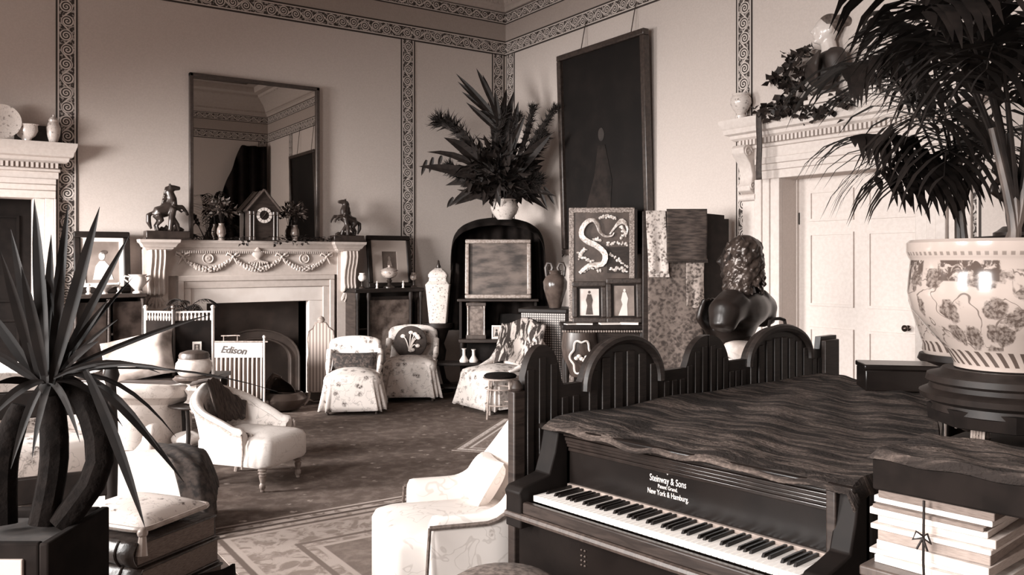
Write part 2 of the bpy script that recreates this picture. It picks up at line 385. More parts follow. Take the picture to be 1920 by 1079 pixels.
# ------------------------------------------------------------------ fireplace
m_marble = mat('white_marble', 206, 196, 6, .35, detail=6); m_carv = mat('painted_chimneypiece', 178, 170, 20, .55)
fx = (FX0+FX1)/2; fw = (FX1-FX0)/2
fp = thing('fireplace', 'carved white chimneypiece with garland frieze and scroll brackets', 'fireplace', (fx, YA, 0), RA)
ZM = 1.83
HW = (onA(690, .28)-onA(262, .28))/2; cxm = (onA(690, .28)+onA(262, .28))/2-fx
mb = MB()
mb.bx(-fw-.17, -.07, 0, -fw, 0, ZH); mb.bx(fw, -.07, 0, fw+.17, 0, ZH); mb.bx(-fw-.17, -.07, ZH, fw+.17, 0, ZH+.17)
mb.build('marble_slip', m_marble, fp, bevel=.005)
mb = MB()
for s in (-1, 1):
    for a, b, y in ((.17, .25, -.09), (.25, .31, -.11)): mb.bx(min(s*(fw+a), s*(fw+b)), y, 0, max(s*(fw+a), s*(fw+b)), 0, ZH+a)
for a, b, y in ((.17, .25, -.09), (.25, .31, -.11)): mb.bx(-fw-b, y, ZH+a, fw+b, 0, ZH+b)
mb.build('inner_architrave', m_carv, fp, bevel=.006)
xs = HW-.16
MB().bx(cxm-xs+.06, -.094, ZH+.31, cxm+xs-.06, 0, ZM-.1).build('frieze_panel', m_carv, fp)
for s in (-1, 1):
    x = cxm+s*(xs-.03)
    MB().bx(x-.13, -.10, 0, x+.13, 0, ZM-.1).build('pilaster', m_carv, fp, bevel=.006)
    pts = [(0, ZM-.11), (-.235, ZM-.11), (-.245, ZM-.17), (-.225, ZM-.25), (-.185, ZM-.33), (-.165, ZM-.43), (-.17, ZM-.5), (-.185, ZM-.54), (-.17, ZM-.58), (-.1, ZM-.6), (0, ZM-.6)]
    b = MB()
    b.prism(pts, -.085, .085, T(x, 0, 0) @ Rz(PI/2))
    br = b.build('scroll_bracket', m_carv, fp, bevel=.006)
    fl = MB()
    for k in (-3, -1, 1, 3):
        fl.tube([(x+k*.0225, q[0]-.004, q[1]) for q in pts[1:-1]], .0115, 6)
    fl.build('fluting', m_carv, br)
    lv = MB()
    for k in range(-2, 3): lv.tube([(x+k*.02, -.11, ZM-.62), (x+k*.035, -.125, ZM-.68), (x+k*.04, -.115, ZM-.74+abs(k)*.015)], [.016, .02, .005], 6)
    lv.build('acanthus_drop', m_carv, fp)
# breakfront shelf
def shelf_ring(p, z):
    L, R_ = cxm-HW, cxm+HW; bw = .42
    o = .235
    return [(L-p+.05, 0, z), (L-p+.05, -o-p+.02, z), (L+bw+p-.05, -o-p+.02, z), (L+bw+p-.05, -o+.12-p, z), (R_-bw-p+.05, -o+.12-p, z), (R_-bw-p+.05, -o-p+.02, z), (R_+p-.05, -o-p+.02, z), (R_+p-.05, 0, z)]
mb = MB(); mb.rings([shelf_ring(p, z) for p, z in ((-.04, ZM-.115), (-.02, ZM-.1), (-.015, ZM-.085), (.0, ZM-.08), (.02, ZM-.045), (.04, ZM-.03), (.045, ZM))])
mb.build('shelf', m_carv, fp, ang=25)
mb = MB()
for k in range(70): mb.box((cxm-HW+.46+k*(2*HW-.92)/69, -.115, ZM-.13), (.012, .03, .028))
mb.build('dentil_course', m_carv, fp, kind='stuff', smooth=False)
# garlands, bows, medallions, urn
zc = ZH+.52
gx = [-.82, -.28, .28, .82]
sw = [(gx[0], gx[1]), (gx[1], gx[2]), (gx[2], gx[3])]
for a, b in sw:
    g = MB()
    for k in range(19):
        f = k/18; x = cxm+lerp(a, b, f); z = zc-.13*4*f*(1-f)-.01; r = .014+.014*4*f*(1-f)
        for q in range(4):
            an = q*1.6+k*.7; g.ball((x+rnd.uniform(-.008, .008), -.108-r*.5*abs(math.sin(an)), z+r*.8*math.cos(an)), r*.62, 6, 4)
    g.build('garland', m_carv, fp)
for x in gx:
    g = MB()
    for s in (-1, 1):
        g.tube([(cxm+x, -.11, zc), (cxm+x+s*.03, -.125, zc+.03), (cxm+x+s*.065, -.118, zc+.045), (cxm+x+s*.07, -.11, zc+.015), (cxm+x+s*.03, -.112, zc)], [.008, .014, .016, .013, .008], 6)
        g.tube([(cxm+x, -.11, zc), (cxm+x+s*.025, -.115, zc-.04), (cxm+x+s*.05, -.112, zc-.085)], [.01, .011, .006], 6)
    g.ball((cxm+x, -.115, zc+.005), .018, 8, 6); g.build('bow', m_carv, fp)
for x in (-.55, .55):
    g = MB(); Mx = T(cxm+x, -.1, zc-.02) @ Matrix.Rotation(PI/2, 4, 'X')
    g.lathe([(.062, 0), (.062, .008), (.055, .014), (.048, .006), (.03, .006), (.026, .014), (.012, .016), (.008, .01), (0.001, .014)], 24, M=Mx)
    g.build('medallion', m_carv, fp)
g = MB(); g.lathe([(.02, -.05), (.045, -.045), (.02, -.03), (.06, .0), (.075, .03), (.07, .04), (.03, .05), (.045, .06), (.02, .085), (.012, .10), (0.001, .105)], 14, (cxm, -.115, zc+.01), sy=.4)
for s in (-1, 1):
    for k in range(4): g.tube([(cxm, -.115, zc-.04), (cxm+s*.03*(k+.5), -.13, zc-.07), (cxm+s*.028*(k+.7), -.115, zc-.13+.02*k)], [.009, .014, .004], 6)
g.build('carved_urn', m_carv, fp)
# hearth: recess, iron arch, fender, slab
m_soot = mat('sooty_iron', 36, 62, 5, .6)
mb = MB(); mb.bx(FX0, YA+.4, 0, FX1, YA+.44, ZH); mb.bx(FX0-.03, YA+.02, 0, FX0, YA+.42, ZH); mb.bx(FX1, YA+.02, 0, FX1+.03, YA+.42, ZH)
mb.build('hearth_recess', m_soot, fp).location = (-fx, -YA, 0)
mb = MB()
arch = [(-fw+.06, 0)]+[(-(fw-.06)*math.cos(k*PI/16), .45+.35*math.sin(k*PI/16)) for k in range(17)]+[(fw-.06, 0)]
inner = [(-fw+.16, 0)]+[(-(fw-.16)*math.cos(k*PI/16), .43+.27*math.sin(k*PI/16)) for k in range(17)]+[(fw-.16, 0)]
n = len(arch)
vsx = [(x, .1, z) for x, z in arch]+[(x, .1, z) for x, z in inner]+[(x, .2, z) for x, z in inner]
mb.add(vsx, [(i, i+1, n+i+1, n+i) for i in range(n-1)]+[(n+i, n+i+1, 2*n+i+1, 2*n+i) for i in range(n-1)])
mb.tube([(x, .09, z) for x, z in arch], .012, 6); mb.tube([(x, .09, z) for x, z in inner], .012, 6)
mb.build('iron_arch', m_soot, fp)
MB().bx(-fw, .28, 0, fw, .3, ZH).build('fire_back', m_soot, fp)
mb = MB(); mb.bx(-fw-.3, -.55, 0, fw+.3, 0, .03)
mb.build('hearth_slab', mat('hearth_stone', 150, 175, 5, .7), fp, bevel=.006)
# mirror over the mantel
mx0, mx1 = onA(359, .05), onA(596, .05); mz0, mz1 = ZM+.01, Zv(152, tA(476, .05)); mz1 = (Zv(143, tA(355, .05))+Zv(170, tA(597, .05)))/2
mr = thing('wall_mirror', 'tall mirror in a thin dark frame above the mantelpiece', 'mirror', ((mx0+mx1)/2, YA, 0), RA)
w = (mx1-mx0)/2
n = NT('silvered_glass'); m_mir = n.fin((.44, .405, .38, 1), .01, 1.0)
MB().bx(-w, -.03, mz0, w, -.02, mz1).build('mirror_glass', m_mir, mr, smooth=False)
m_frame = mat('dark_gilt_frame', 26, 44, 30, .4)
mb = MB(); mb.bx(-w-.02, -.06, mz0, -w+.02, 0, mz1+.04); mb.bx(w-.02, -.06, mz0, w+.02, 0, mz1+.04); mb.bx(-w-.02, -.06, mz1, w+.02, 0, mz1+.04)
mb.build('mirror_frame', m_frame, mr, bevel=.006)
# ------------------------------------------------------------------ makers shared by many things
def PA(u, v, d=0.0): return Vector((onA(u, d), YA-d, Zv(v, tA(u, d))))
def PB(u, v, d=0.0): return Vector((XB-d, onB(u, d), Zv(v, tB(u, d))))
def PC(u, v, t): return U(u, t, Zv(v, t))
m_ebony = mat('ebonised_wood', -25, -5, 14, .5, spec=.18); m_mahog = mat('mahogany', 0, 24, 5, .4, 'wood', stretch=(1, 1, 8), spec=.3); m_walnut = mat('walnut', 30, 56, 6, .4, 'wood', stretch=(8, 1, 1))
m_gilt = mat('dull_gilding', 120, 160, 40, .4, metal=.3); m_brass = mat('brass', 110, 140, 20, .3, metal=.8); m_bronze = mat('dark_bronze', 8, 30, 10, .35, metal=.25)
m_white = mat('white_card', 212); m_photo = mat('faded_photograph', 150, 185, 6, .5); m_photo_d = mat('dark_photograph', 46, 80, 6, .5)
m_porc = mat('white_porcelain', 208, 198, 8, .2); m_porcp = mat('figured_porcelain', 80, 198, 26, .2, 'chintz', lo=.35, hi=.6)
m_leaf = mat('dark_green_leaf', -25, 5, 20, .6, spec=.25); m_ivy = mat('ivy_leaf', -20, 20, 30, .55, spec=.25)
m_chintz = mat('floral_chintz', 56, 206, 12, .85, 'chintz', lo=.42, hi=.70); m_linen = mat('white_figured_linen', 150, 216, 9, .9, 'chintz', lo=.22, hi=.45)
m_velvet = mat('dark_velvet', -48, -28, 9, .95, spec=.08)
def rrect(w, d, r, n=6):
    out = []
    for cx, cy, a0 in ((w/2-r, d/2-r, 0), (-w/2+r, d/2-r, PI/2), (-w/2+r, -d/2+r, PI), (w/2-r, -d/2+r, 1.5*PI)):
        for k in range(n): out.append((cx+r*math.cos(a0+k/(n-1)*PI/2), cy+r*math.sin(a0+k/(n-1)*PI/2)))
    return out
def soft_box(mb, w, d, h, c=(0, 0, 0), r=.06, crown=.03, M=None):
    """upholstered block: rounded plan, rounded top edge, crowned top"""
    rg = []
    for k, (ins, z) in enumerate(((.01, 0), (0, .02), (0, h-r), (r*.3, h-r*.35), (r, h), (min(w, d)*.3, h+crown*.8), (min(w, d)*.42, h+crown))):
        rg.append([(c[0]+x, c[1]+y, c[2]+z) for x, y in rrect(max(w-2*ins, .03), max(d-2*ins, .03), max(min(r+.02, (min(w, d)-2*ins)/2-.005), .01))])
    mb.rings(rg, M=M); return mb
def pad(mb, w, d, h, M=None, n=13, puff=.45):
    """square cushion, puffed middle, pinched edge"""
    for s in (-1, 1):
        def fn(a, b):
            x, y = 2*a-1, 2*b-1; e = max(0, (1-abs(x)**3)*(1-abs(y)**3))
            return (w/2*x*(1-.07*(1-y*y)*abs(x)), d/2*y*(1-.07*(1-x*x)*abs(y)), s*h/2*e**puff)
        mb.grid(fn if s > 0 else (lambda a, b: fn(1-a, b)), n, n, M=M)
    return mb
def skirt(mb, w, d, z0, z1, flare=.05, waves=26, amp=.014, r=.08, seed=0, c=(0, 0)):
    n = 96; rr = random.Random(seed); ph = [rr.uniform(0, 6) for _ in range(4)]
    base = rrect(w, d, r, 24)
    rg = []
    for k in range(7):
        f = k/6; ring = []
        for i, (x, y) in enumerate(base):
            L = math.hypot(x, y); a = i/len(base)*2*PI
            wv = amp*f*(math.sin(a*waves+ph[0])+.6*math.sin(a*waves*.43+ph[1]))
            q = 1+(flare*f**1.2+wv)/L; ring.append((c[0]+x*q, c[1]+y*q, lerp(z1, z0, f)+.01*f*math.sin(a*7+ph[2])))
        rg.append(ring)
    mb.rings(rg, cap=False); return mb
def turned_leg(mb, x, y, z1, z0=0.0, r=.025):
    h = z1-z0
    mb.lathe([(r*.5, 0), (r*.75, .01), (r*.75, .03), (r*.45, .045), (r*.55, h*.3), (r*.9, h*.62), (r*.6, h*.68), (r*1.1, h*.74), (r*.7, h*.8), (r*1.1, h*.88), (r, h)], 10, (x, y, z0)); return mb
def framed(name, label, loc, rz, w, h, fw, m_fr, m_can, tilt=0.0, mount=None, group=None, cat='picture', depth=.04, figure=None, easel=False):
    """picture standing with its bottom edge at loc, leaning back by tilt; parts: frame, canvas, mount, painted figure"""
    t = thing(name, label, cat, loc, rz, group); t.rotation_euler = (-tilt, 0, rz)
    for x0, x1, z0, z1 in ((-w/2, w/2, 0, fw), (-w/2, w/2, h-fw, h), (-w/2, -w/2+fw, fw, h-fw), (w/2-fw, w/2, fw, h-fw)):
        mb = MB().bx(x0, -depth, z0, x1, 0, z1); mb.build('frame_rail', m_fr, t, bevel=min(.012, fw*.25))
    MB().bx(-w/2+fw*.8, -depth*.45, fw*.8, w/2-fw*.8, -depth*.2, h-fw*.8).build('canvas', m_can, t, smooth=False)
    if mount:
        mw, mm = mount; mb = MB(); a, b, c, d = -w/2+fw, w/2-fw, fw, h-fw; y0, y1 = -depth*.62, -depth*.4
        mb.bx(a, y0, c, b, y1, c+mw); mb.bx(a, y0, d-mw, b, y1, d); mb.bx(a, y0, c+mw, a+mw, y1, d-mw); mb.bx(b-mw, y0, c+mw, b, y1, d-mw)
        mb.build('mount', mm, t, smooth=False)
    if figure:
        for fm, polys in figure:
            mb = MB()
            for poly in polys: mb.prism([(x*w, z*h) for x, z in poly], -depth*.52, -depth*.44)
            mb.build('painted_figure', fm, t, smooth=False)
    return t
def ell(cx, cz, rx, rz, n=14): return [(cx+rx*math.cos(2*PI*k/n), cz+rz*math.sin(2*PI*k/n)) for k in range(n)]
def pot(name, label, loc, prof, m, cat='vase', n=24, group=None, **kw):
    o = MB().lathe(prof, n, **kw).build(name, m, None, loc, (0, 0, RC)); return tag(o, label, cat, group)
def leaf_quad(mb, p, d, up, L, w, curl=.25):
    d = d.normalized(); s = d.cross(up); s = s.normalized() if s.length > 1e-5 else Vector((1, 0, 0)); nrm = s.cross(d)
    a = p; b = p+d*L*.45+s*w/2+nrm*L*.05; c = p+d*L*.45-s*w/2+nrm*L*.05; e = p+d*L-nrm*L*curl; m_ = p+d*L*.5-nrm*L*.02
    mb.add([a, b, m_, c, e], [(0, 1, 2), (0, 2, 3), (1, 4, 2), (2, 4, 3)])
def rdir(r, lo=-1, hi=1): 
    a = r.uniform(0, 2*PI); z = r.uniform(lo, hi); q = math.sqrt(max(0, 1-z*z)); return Vector((q*math.cos(a), q*math.sin(a), z))
def bush(mb, c, rad, n, L, w, seed=1, lo=-.6, hi=1):
    r = random.Random(seed); c = Vector(c)
    for _ in range(n):
        d = rdir(r, lo, hi); f = r.random()**.5; p = c+Vector((d.x*rad[0], d.y*rad[1], d.z*rad[2]))*f
        leaf_quad(mb, p, d+rdir(r)*.8, rdir(r), L*r.uniform(.6, 1.3), w*r.uniform(.7, 1.2))
    return mb

# ------------------------------------------------------------------ carpets
def carpet_material(name, field, mid, light, sc, bw, hx, hy):
    n = NT(name); co = n.co(); x, y, z = n.sepxyz(co)[:3]
    sp = n.step(n.vor(co, sc, rnd=.35), .16, .10); spn = n.step(n.noise(co, sc*5, 3), .42, .6); f1 = n.mth('MULTIPLY', sp, spn)
    mot = n.step(n.noise(co, sc*1.6, 5, .65), .4, .68)
    col = n.mix(mot, sep(field), sep(mid)); col = n.mix(n.mth('MULTIPLY', f1, .8), col, sep(light))
    dx = n.mth('SUBTRACT', hx, n.mth('ABSOLUTE', x)); dy = n.mth('SUBTRACT', hy, n.mth('ABSOLUTE', y)); d = n.mth('MINIMUM', dx, dy)
    inb = n.step(d, bw, bw-.01)
    pat = n.step(n.mth('ADD', n.noise(co, sc*2.2, 4, .6, 1.2), n.mth('MULTIPLY', n.vor(co, sc*1.2, rnd=.2), .3)), .5, .68)
    bcol = n.mix(pat, sep((field+mid)/2+8), sep(light))
    col = n.mix(inb, col, bcol)
    for q, g in ((bw, light), (bw*.82, field), (bw*.2, light), (bw*.13, field-10)):
        ln = n.step(n.mth('ABSOLUTE', n.mth('SUBTRACT', d, q)), .022, .012); col = n.mix(ln, col, sep(g))
    n.bump(n.noise(co, 260, 2), .35, .004)
    return n.fin(col, .95, spec=.15)
def rug(name, label, cx, cy, w, d, rz, m, z=.004):
    mb = MB(); 
    nx, ny = 12, 12
    mb.bx(-w/2, -d/2, 0.001, w/2, d/2, z)
    o = mb.build(name, m, None, (cx, cy, 0), (0, 0, rz), bevel=.001); return tag(o, label, 'rug')
rug('carpet', 'large dark patterned carpet covering the floor before the fireplace', 2.4, 7.02, 7.4, 4.0, 0, carpet_material('dark_turkey_carpet', 72, 100, 158, 5.5, .13, 3.7, 2.0))
rug('carpet', 'pale bordered carpet in the foreground left of the piano', 3.2, 3.2, 3.9, 3.62, 0, carpet_material('pale_turkey_carpet', 92, 116, 150, 4.5, .5, 1.95, 1.81), .006)
pr = U(905, 7.6); rug('hearth_rug', 'small pale triangular-looking rug lying askew on the dark carpet', pr.x+.35, pr.y-.1, 1.5, .8, math.radians(40), carpet_material('small_pale_rug', 110, 140, 200, 16, .12, .75, .4), .009)

# ------------------------------------------------------------------ mantel ornaments
def rearing_horse(name, label, loc, rz, sc, mirror):
    t = thing(name, label, 'statue', loc, rz); s = -1 if mirror else 1
    mb = MB().bx(-.24, -.09, 0, .24, .09, .10); mb.bx(-.255, -.1, 0, .255, .1, .02)
    mb.build('plinth', m_bronze, t, bevel=.008)
    g = MB()
    def tb(p, r, n=8): g.tube([(s*x, y, z) for x, y, z in p], r, n)
    tb([(-.13, 0, .27), (-.10, 0, .31), (-.02, 0, .335), (.05, 0, .38), (.075, 0, .42)], [.045, .075, .075, .078, .05], 12)
    tb([(.05, 0, .40), (.055, 0, .48), (.03, 0, .56), (.05, 0, .60)], [.068, .055, .045, .04], 10)
    tb([(.03, 0, .60), (.08, 0, .605), (.145, 0, .60)], [.042, .034, .022], 10)
    for y in (-.022, .022): tb([(.035, y, .62), (.03, y*1.2, .66)], [.014, .004], 6)
    for y, q in ((-.045, 0), (.045, .03)):
        tb([(-.11, y, .29), (-.07, y, .22), (-.12, y, .16), (-.10, y, .10)], [.05, .035, .02, .022])
        tb([(.07, y, .37), (.16+q, y, .385), (.20+q, y, .33), (.215+q, y, .29)], [.038, .024, .016, .016])
    tb([(-.155, 0, .31), (-.20, 0, .28), (-.20, 0, .20), (-.17, 0, .12)], [.02, .03, .03, .012])
    for k in range(9): tb([(.045-.02*k*.3, 0, .62-.026*k), (-.01-.006*k, .01*(-1)**k, .60-.03*k), (-.03-.006*k, 0, .575-.03*k)], [.02, .018, .004], 6)
    tb([(.02, -.08, .10), (.03, -.09, .22), (.045, -.07, .30), (.06, -.075, .37)], [.03, .035, .04, .034]); g.ball((s*.065, -.08, .425), (.026, .026, .032), 8, 6)
    tb([(.06, -.07, .37), (.12, -.05, .35), (.16, -.03, .32)], [.018, .015, .012]); tb([(.05, -.08, .24), (.10, -.08, .17), (.12, -.07, .10)], [.032, .025, .018])
    for k in range(5): tb([(-.08+.05*k, .0, .10), (-.06+.05*k, 0, .13+.02*(k % 2)), (-.02+.05*k, 0, .10)], .03, 6)
    h = g.build('rearing_horse_and_groom', m_bronze, t, remesh=.009, smoothit=2)
    t.scale = (sc, sc, sc); return t
pL = PA(313, 447, .17); rearing_horse('horse_statue', 'dark bronze rearing horse with groom facing right on the left of the mantel', (pL.x, pL.y, ZM), 0, .92, False)
pR = PA(651, 450, .16); rearing_horse('horse_statue', 'dark bronze rearing horse facing left on the right of the mantel', (pR.x, pR.y, ZM), 0, .80, True)
pK = PA(491, 450, .13)
ck = thing('mantel_clock', 'dark gabled mantel clock with a white numeral ring', 'clock', (pK.x, pK.y, ZM), 0)
MB().prism([(-.17, 0), (.17, 0), (.17, .32), (.20, .34), (0, .58), (-.20, .34), (-.17, .32)], -.08, .08).build('clock_case', m_mahog, ck, bevel=.008)
for x in (-.155, -.115, .115, .155): MB().lathe([(.022, 0), (.022, .03), (.013, .04), (.013, .28), (.022, .29), (.022, .32)], 10, (x, -.085, .01)).build('column', m_walnut, ck)
mb = MB()
for s in (-1, 1): mb.tube([(s*.20, -.09, .34), (s*.1, -.09, .46), (0, -.09, .58)], .014, 6)
mb.build('gable_moulding', m_walnut, ck)
zf = .29; Mf = T(0, -.082, zf) @ Matrix.Rotation(PI/2, 4, 'X')
MB().lathe([(.05, 0), (.05, .008), (.001, .01)], 28, M=Mf).build('dial_centre', m_ebony, ck)
for k in range(12):
    a = k*PI/6+.26; mb = MB(); vs_ = []
    for rr_ in (.054, .088):
        for da in (-.22, 0, .22): vs_.append((rr_*math.sin(a+da), -.092, zf+rr_*math.cos(a+da)))
    mb.add(vs_+[(x, y+.01, z) for x, y, z in vs_], [(0, 1, 4, 3), (1, 2, 5, 4), (6, 9, 10, 7), (7, 10, 11, 8), (0, 3, 9, 6), (2, 8, 11, 5), (3, 4, 10, 9), (4, 5, 11, 10)])
    mb.build('numeral_plaque', m_porc, ck, smooth=False)
mb = MB().tube([(0, -.094, zf), (.02, -.094, zf+.035)], .003, 5).tube([(0, -.095, zf), (-.03, -.095, zf-.03)], .002, 5); mb.build('hand', m_brass, ck)
def flower_vase(name, label, u, d, vz, h, seed, spread):
    p = PA(u, 450, d); t = thing(name, label, 'vase', (p.x, p.y, ZM), 0)
    MB().lathe([(.04, 0), (.035, .01), (.03, .03), (.05, .08), (.045, .13), (.028, .17), (.032, .19)], 16).build('vase_body', mat('lustre_glass', 90, 150, 8, .15), t)
    mb = MB(); r = random.Random(seed)
    for k in range(13):
        a = r.uniform(0, 2*PI); L = r.uniform(.5, 1)*h; e = Vector((math.cos(a)*spread*r.uniform(.2, 1), math.sin(a)*spread*.4*r.uniform(.2, 1), .19+L))
        mb.tube([(0, 0, .15), (e.x*.4, e.y*.4, .19+L*.55), tuple(e)], .0025, 4)
    mb.build('stems', m_leaf, t)
    f = MB(); bush(f, (0, 0, .19+h*.55), (spread, spread*.5, h*.5), 90, .06, .03, seed); f.build('foliage', mat('dusty_leaf', 40, 78, 20, .6), t, kind='stuff')
    return t
flower_vase('flower_vase', 'glass vase of sprigs left of the mantel clock', 415, .14, 0, .28, 3, .15)
flower_vase('flower_vase', 'glass vase of drooping sprigs right of the mantel clock', 553, .13, 0, .26, 4, .13)
mb = MB(); rr = random.Random(8)
iv = MB()
for k in range(150):
    f = rr.random(); x = lerp(onA(365), onA(625), f); y = YA-.12-rr.random()*.1; z = ZM+.012+abs(rr.gauss(0, .025))
    leaf_quad(iv, Vector((x, y, z)), rdir(rr, -.1, .5), Vector((0, 0, 1)), .06, .045)
for q in (.3, .52, .62, .7): 
    for k in range(7): leaf_quad(iv, Vector((lerp(onA(365), onA(625), q)+rr.gauss(0, .03), YA-.27-rr.random()*.02, ZM+.01-rr.random()*.05)), rdir(rr, -.9, 0), rdir(rr), .05, .04)
tag(iv.build('ivy_trail', m_ivy), 'dark ivy trailing along the mantel shelf under the mirror', 'ivy', kind='stuff')

# ------------------------------------------------------------------ left of the fireplace
cx0, cx1 = onA(138, .42), onA(272, .42); zt = Zv(552, tA(205, .42)); cwid = cx1-cx0
cb = thing('side_cabinet', 'low dark cabinet with a glazed front left of the fireplace', 'cabinet', ((cx0+cx1)/2, YA-.22, 0), 0)
mb = MB().bx(-cwid/2, -.2, .06, -cwid/2+.03, .19, zt-.04).bx(cwid/2-.03, -.2, .06, cwid/2, .19, zt-.04).bx(-cwid/2, .17, .06, cwid/2, .19, zt-.04).bx(-cwid/2, -.2, .06, cwid/2, .19, .12); mb.build('body', m_ebony, cb)
MB().bx(-cwid/2-.02, -.22, zt-.04, cwid/2+.02, .2, zt).build('top', m_mahog, cb, bevel=.008)
for z in (.5, .85): MB().bx(-cwid/2+.03, -.17, z, cwid/2-.03, .17, z+.02).build('shelf', m_mahog, cb)
for x in (-cwid/2+.02, -.01, cwid/2-.02): MB().lathe([(.02, .1), (.03, .14), (.014, .2), (.02, zt/2), (.014, zt-.12), (.026, zt-.05)], 10, (x, -.21, 0)).build('column', m_mahog, cb)
for s in (-1, 1): MB().bx(s*cwid/4-cwid/4+.03, -.185, .14, s*cwid/4+cwid/4-.03, -.18, zt-.08).build('door_pane', mat('dusty_dark_glass', -20, 24, 7, .15, spec=.3), cb)
for x in (-cwid/2+.05, cwid/2-.05): MB().bx(x-.03, -.18, 0, x+.03, .15, .06).build('foot', m_ebony, cb)
p = PA(192, 553, .12)
framed('portrait', 'portrait of a pale figure in a dark frame with white mount on the left cabinet', (p.x, YA-.14, zt), 0, .53, .64, .065, m_ebony, mat('portrait_ground', 100, 140, 3, .6), .12, (.04, m_white), figure=[(mat('portrait_pale', 214), [ell(-.01, .60, .055, .065), [(-.17, .22), (.19, .22), (.12, .44), (.04, .52), (-.05, .52), (-.12, .44)]]), (mat('portrait_hair', 60), [ell(0.03, .665, .06, .035)])])
def figurine(u, label, h=.11):
    q = PA(u, 545, .33); o = MB().lathe([(.025, 0), (.025, .01), (.012, .02), (.02, .05), (.014, .07), (.006, .08), (.014, .092), (.012, .105), (0.002, .11)], 12).build('figurine', m_porc, None, (q.x, q.y, zt), None); o.scale = (1, 1, h/.11); return tag(o, label, 'figurine')
figurine(166, 'small white figurine at the left end of the left cabinet'); figurine(223, 'small white figurine before the right edge of the portrait', .12)
q = PA(258, 540, .3)
ur = thing('urn', 'white two-handled porcelain urn at the right end of the left cabinet', 'vase', (q.x, q.y, zt), 0)
MB().lathe([(.05, 0), (.05, .015), (.025, .03), (.05, .055), (.085, .10), (.085, .15), (.07, .175), (.095, .195)], 20).build('body', m_porc, ur)
for s in (-1, 1): MB().tube([(s*.08, 0, .17), (s*.12, 0, .18), (s*.13, 0, .15), (s*.085, 0, .11)], .009, 6).build('handle', m_porc, ur)
q = PA(195, 545, .3)
o = MB().lathe([(.04, 0), (.03, .02), (.06, .05), (.13, .085), (.135, .095), (.12, .09), (.002, .06)], 20).build('dish', m_porcp, None, (q.x, q.y, zt)); tag(o, 'low footed china dish in front of the portrait', 'dish')

# on the left doorcase
zc_ = DAZ+.56
q = PA(50, 265, .1); pot('bowl', 'wide china bowl on top of the left doorcase', (q.x, YA-.09, zc_), [(.05, 0), (.055, .02), (.10, .05), (.13, .10), (.125, .15), (.14, .165), (.12, .16), (.11, .1), (.002, .04)], m_porcp, 'bowl').scale = (.85, .5, 1)
q = PA(107, 270, .1); jr = thing('ginger_jar', 'lidded china jar at the right end of the left doorcase', 'jar', (q.x-.03, YA-.085, zc_), 0)
MB().lathe([(.035, 0), (.04, .01), (.06, .08), (.068, .15), (.05, .20), (.04, .21)], 18).build('jar_body', m_porcp, jr); MB().lathe([(.042, .21), (.046, .23), (.03, .255), (.01, .265), (.012, .285), (.002, .29)], 14).build('lid', m_porcp, jr)
q = PA(2, 260, .05); pl = thing('plate', 'round figured plate leaning above the left doorcase', 'plate', (q.x, YA-.12, zc_+.17), 0)
MB().lathe([(.001, 0), (.10, .0), (.15, .02), (.17, .03), (.172, .026), (.15, .01), (.10, -.01)], 28, M=Matrix.Rotation(PI/2-.15, 4, 'X')).build('plate_disc', m_porcp, pl)
tag(MB().bx(-.18, -.01, 0, .24, .01, .17).build('plaque', m_mahog, None, (onA(65), YA-.03, zc_)), 'dark low board leaning behind the china on the left doorcase', 'board')
o = bpy.data.objects['plaque']

# ------------------------------------------------------------------ right of the fireplace
cx0, cx1 = onA(668, .42), onA(792, .42); zr = Zv(541, tA(725, .42)); cwid = cx1-cx0
cb = thing('display_cabinet', 'dark glazed display cabinet with columns right of the fireplace', 'cabinet', ((cx0+cx1)/2, YA-.22, 0), 0)
MB().bx(-cwid/2, -.18, .06, -cwid/2+.03, .19, zr-.05).bx(cwid/2-.03, -.18, .06, cwid/2, .19, zr-.05).bx(-cwid/2, .17, .06, cwid/2, .19, zr-.05).bx(-cwid/2, -.18, .06, cwid/2, .19, .14).build('body', m_mahog, cb)
MB().bx(-cwid/2-.02, -.22, zr-.05, cwid/2+.02, .2, zr).build('top', m_ebony, cb, bevel=.01)
for z in (.42, .78): MB().bx(-cwid/2+.03, -.15, z, cwid/2-.03, .17, z+.015).build('shelf', m_mahog, cb)
for x in (-cwid/2+.02, -cwid/2+.16, cwid/2-.16, cwid/2-.02): MB().lathe([(.022, .1), (.03, .13), (.016, .18), (.018, zr-.15), (.03, zr-.1), (.024, zr-.05)], 10, (x, -.195, 0)).build('column', m_ebony, cb)
MB().bx(-cwid/2+.17, -.17, .16, cwid/2-.17, -.165, zr-.12).build('door_pane', mat('reflecting_cabinet_glass', 30, 96, 6, .15), cb)
MB().bx(-cwid/2+.16, -.18, zr-.14, cwid/2-.16, -.16, zr-.1).build('door_rail', m_ebony, cb); MB().bx(-cwid/2+.16, -.18, .14, cwid/2-.16, -.16, .18).build('door_rail', m_ebony, cb)
for x in (-cwid/2+.05, cwid/2-.05): MB().bx(x-.03, -.16, 0, x+.03, .15, .06).build('foot', m_ebony, cb)
p = PA(728, 541, .1)
framed('framed_photograph', 'small dark photograph in a wide grey mount and black frame on the display cabinet', (p.x, YA-.16, zr), 0, .60, .65, .06, m_ebony, m_photo_d, .14, (.14, mat('grey_mount', 150)), figure=[(mat('photo_sitter', 110), [ell(0, .56, .03, .04), [(-.06, .40), (.06, .40), (.03, .52), (-.03, .52)]])])
q = PA(730, 540, .32)
cm = thing('lidded_comport', 'bronze-footed figured bowl in front of the dark photograph', 'bowl', (q.x, q.y, zr), 0)
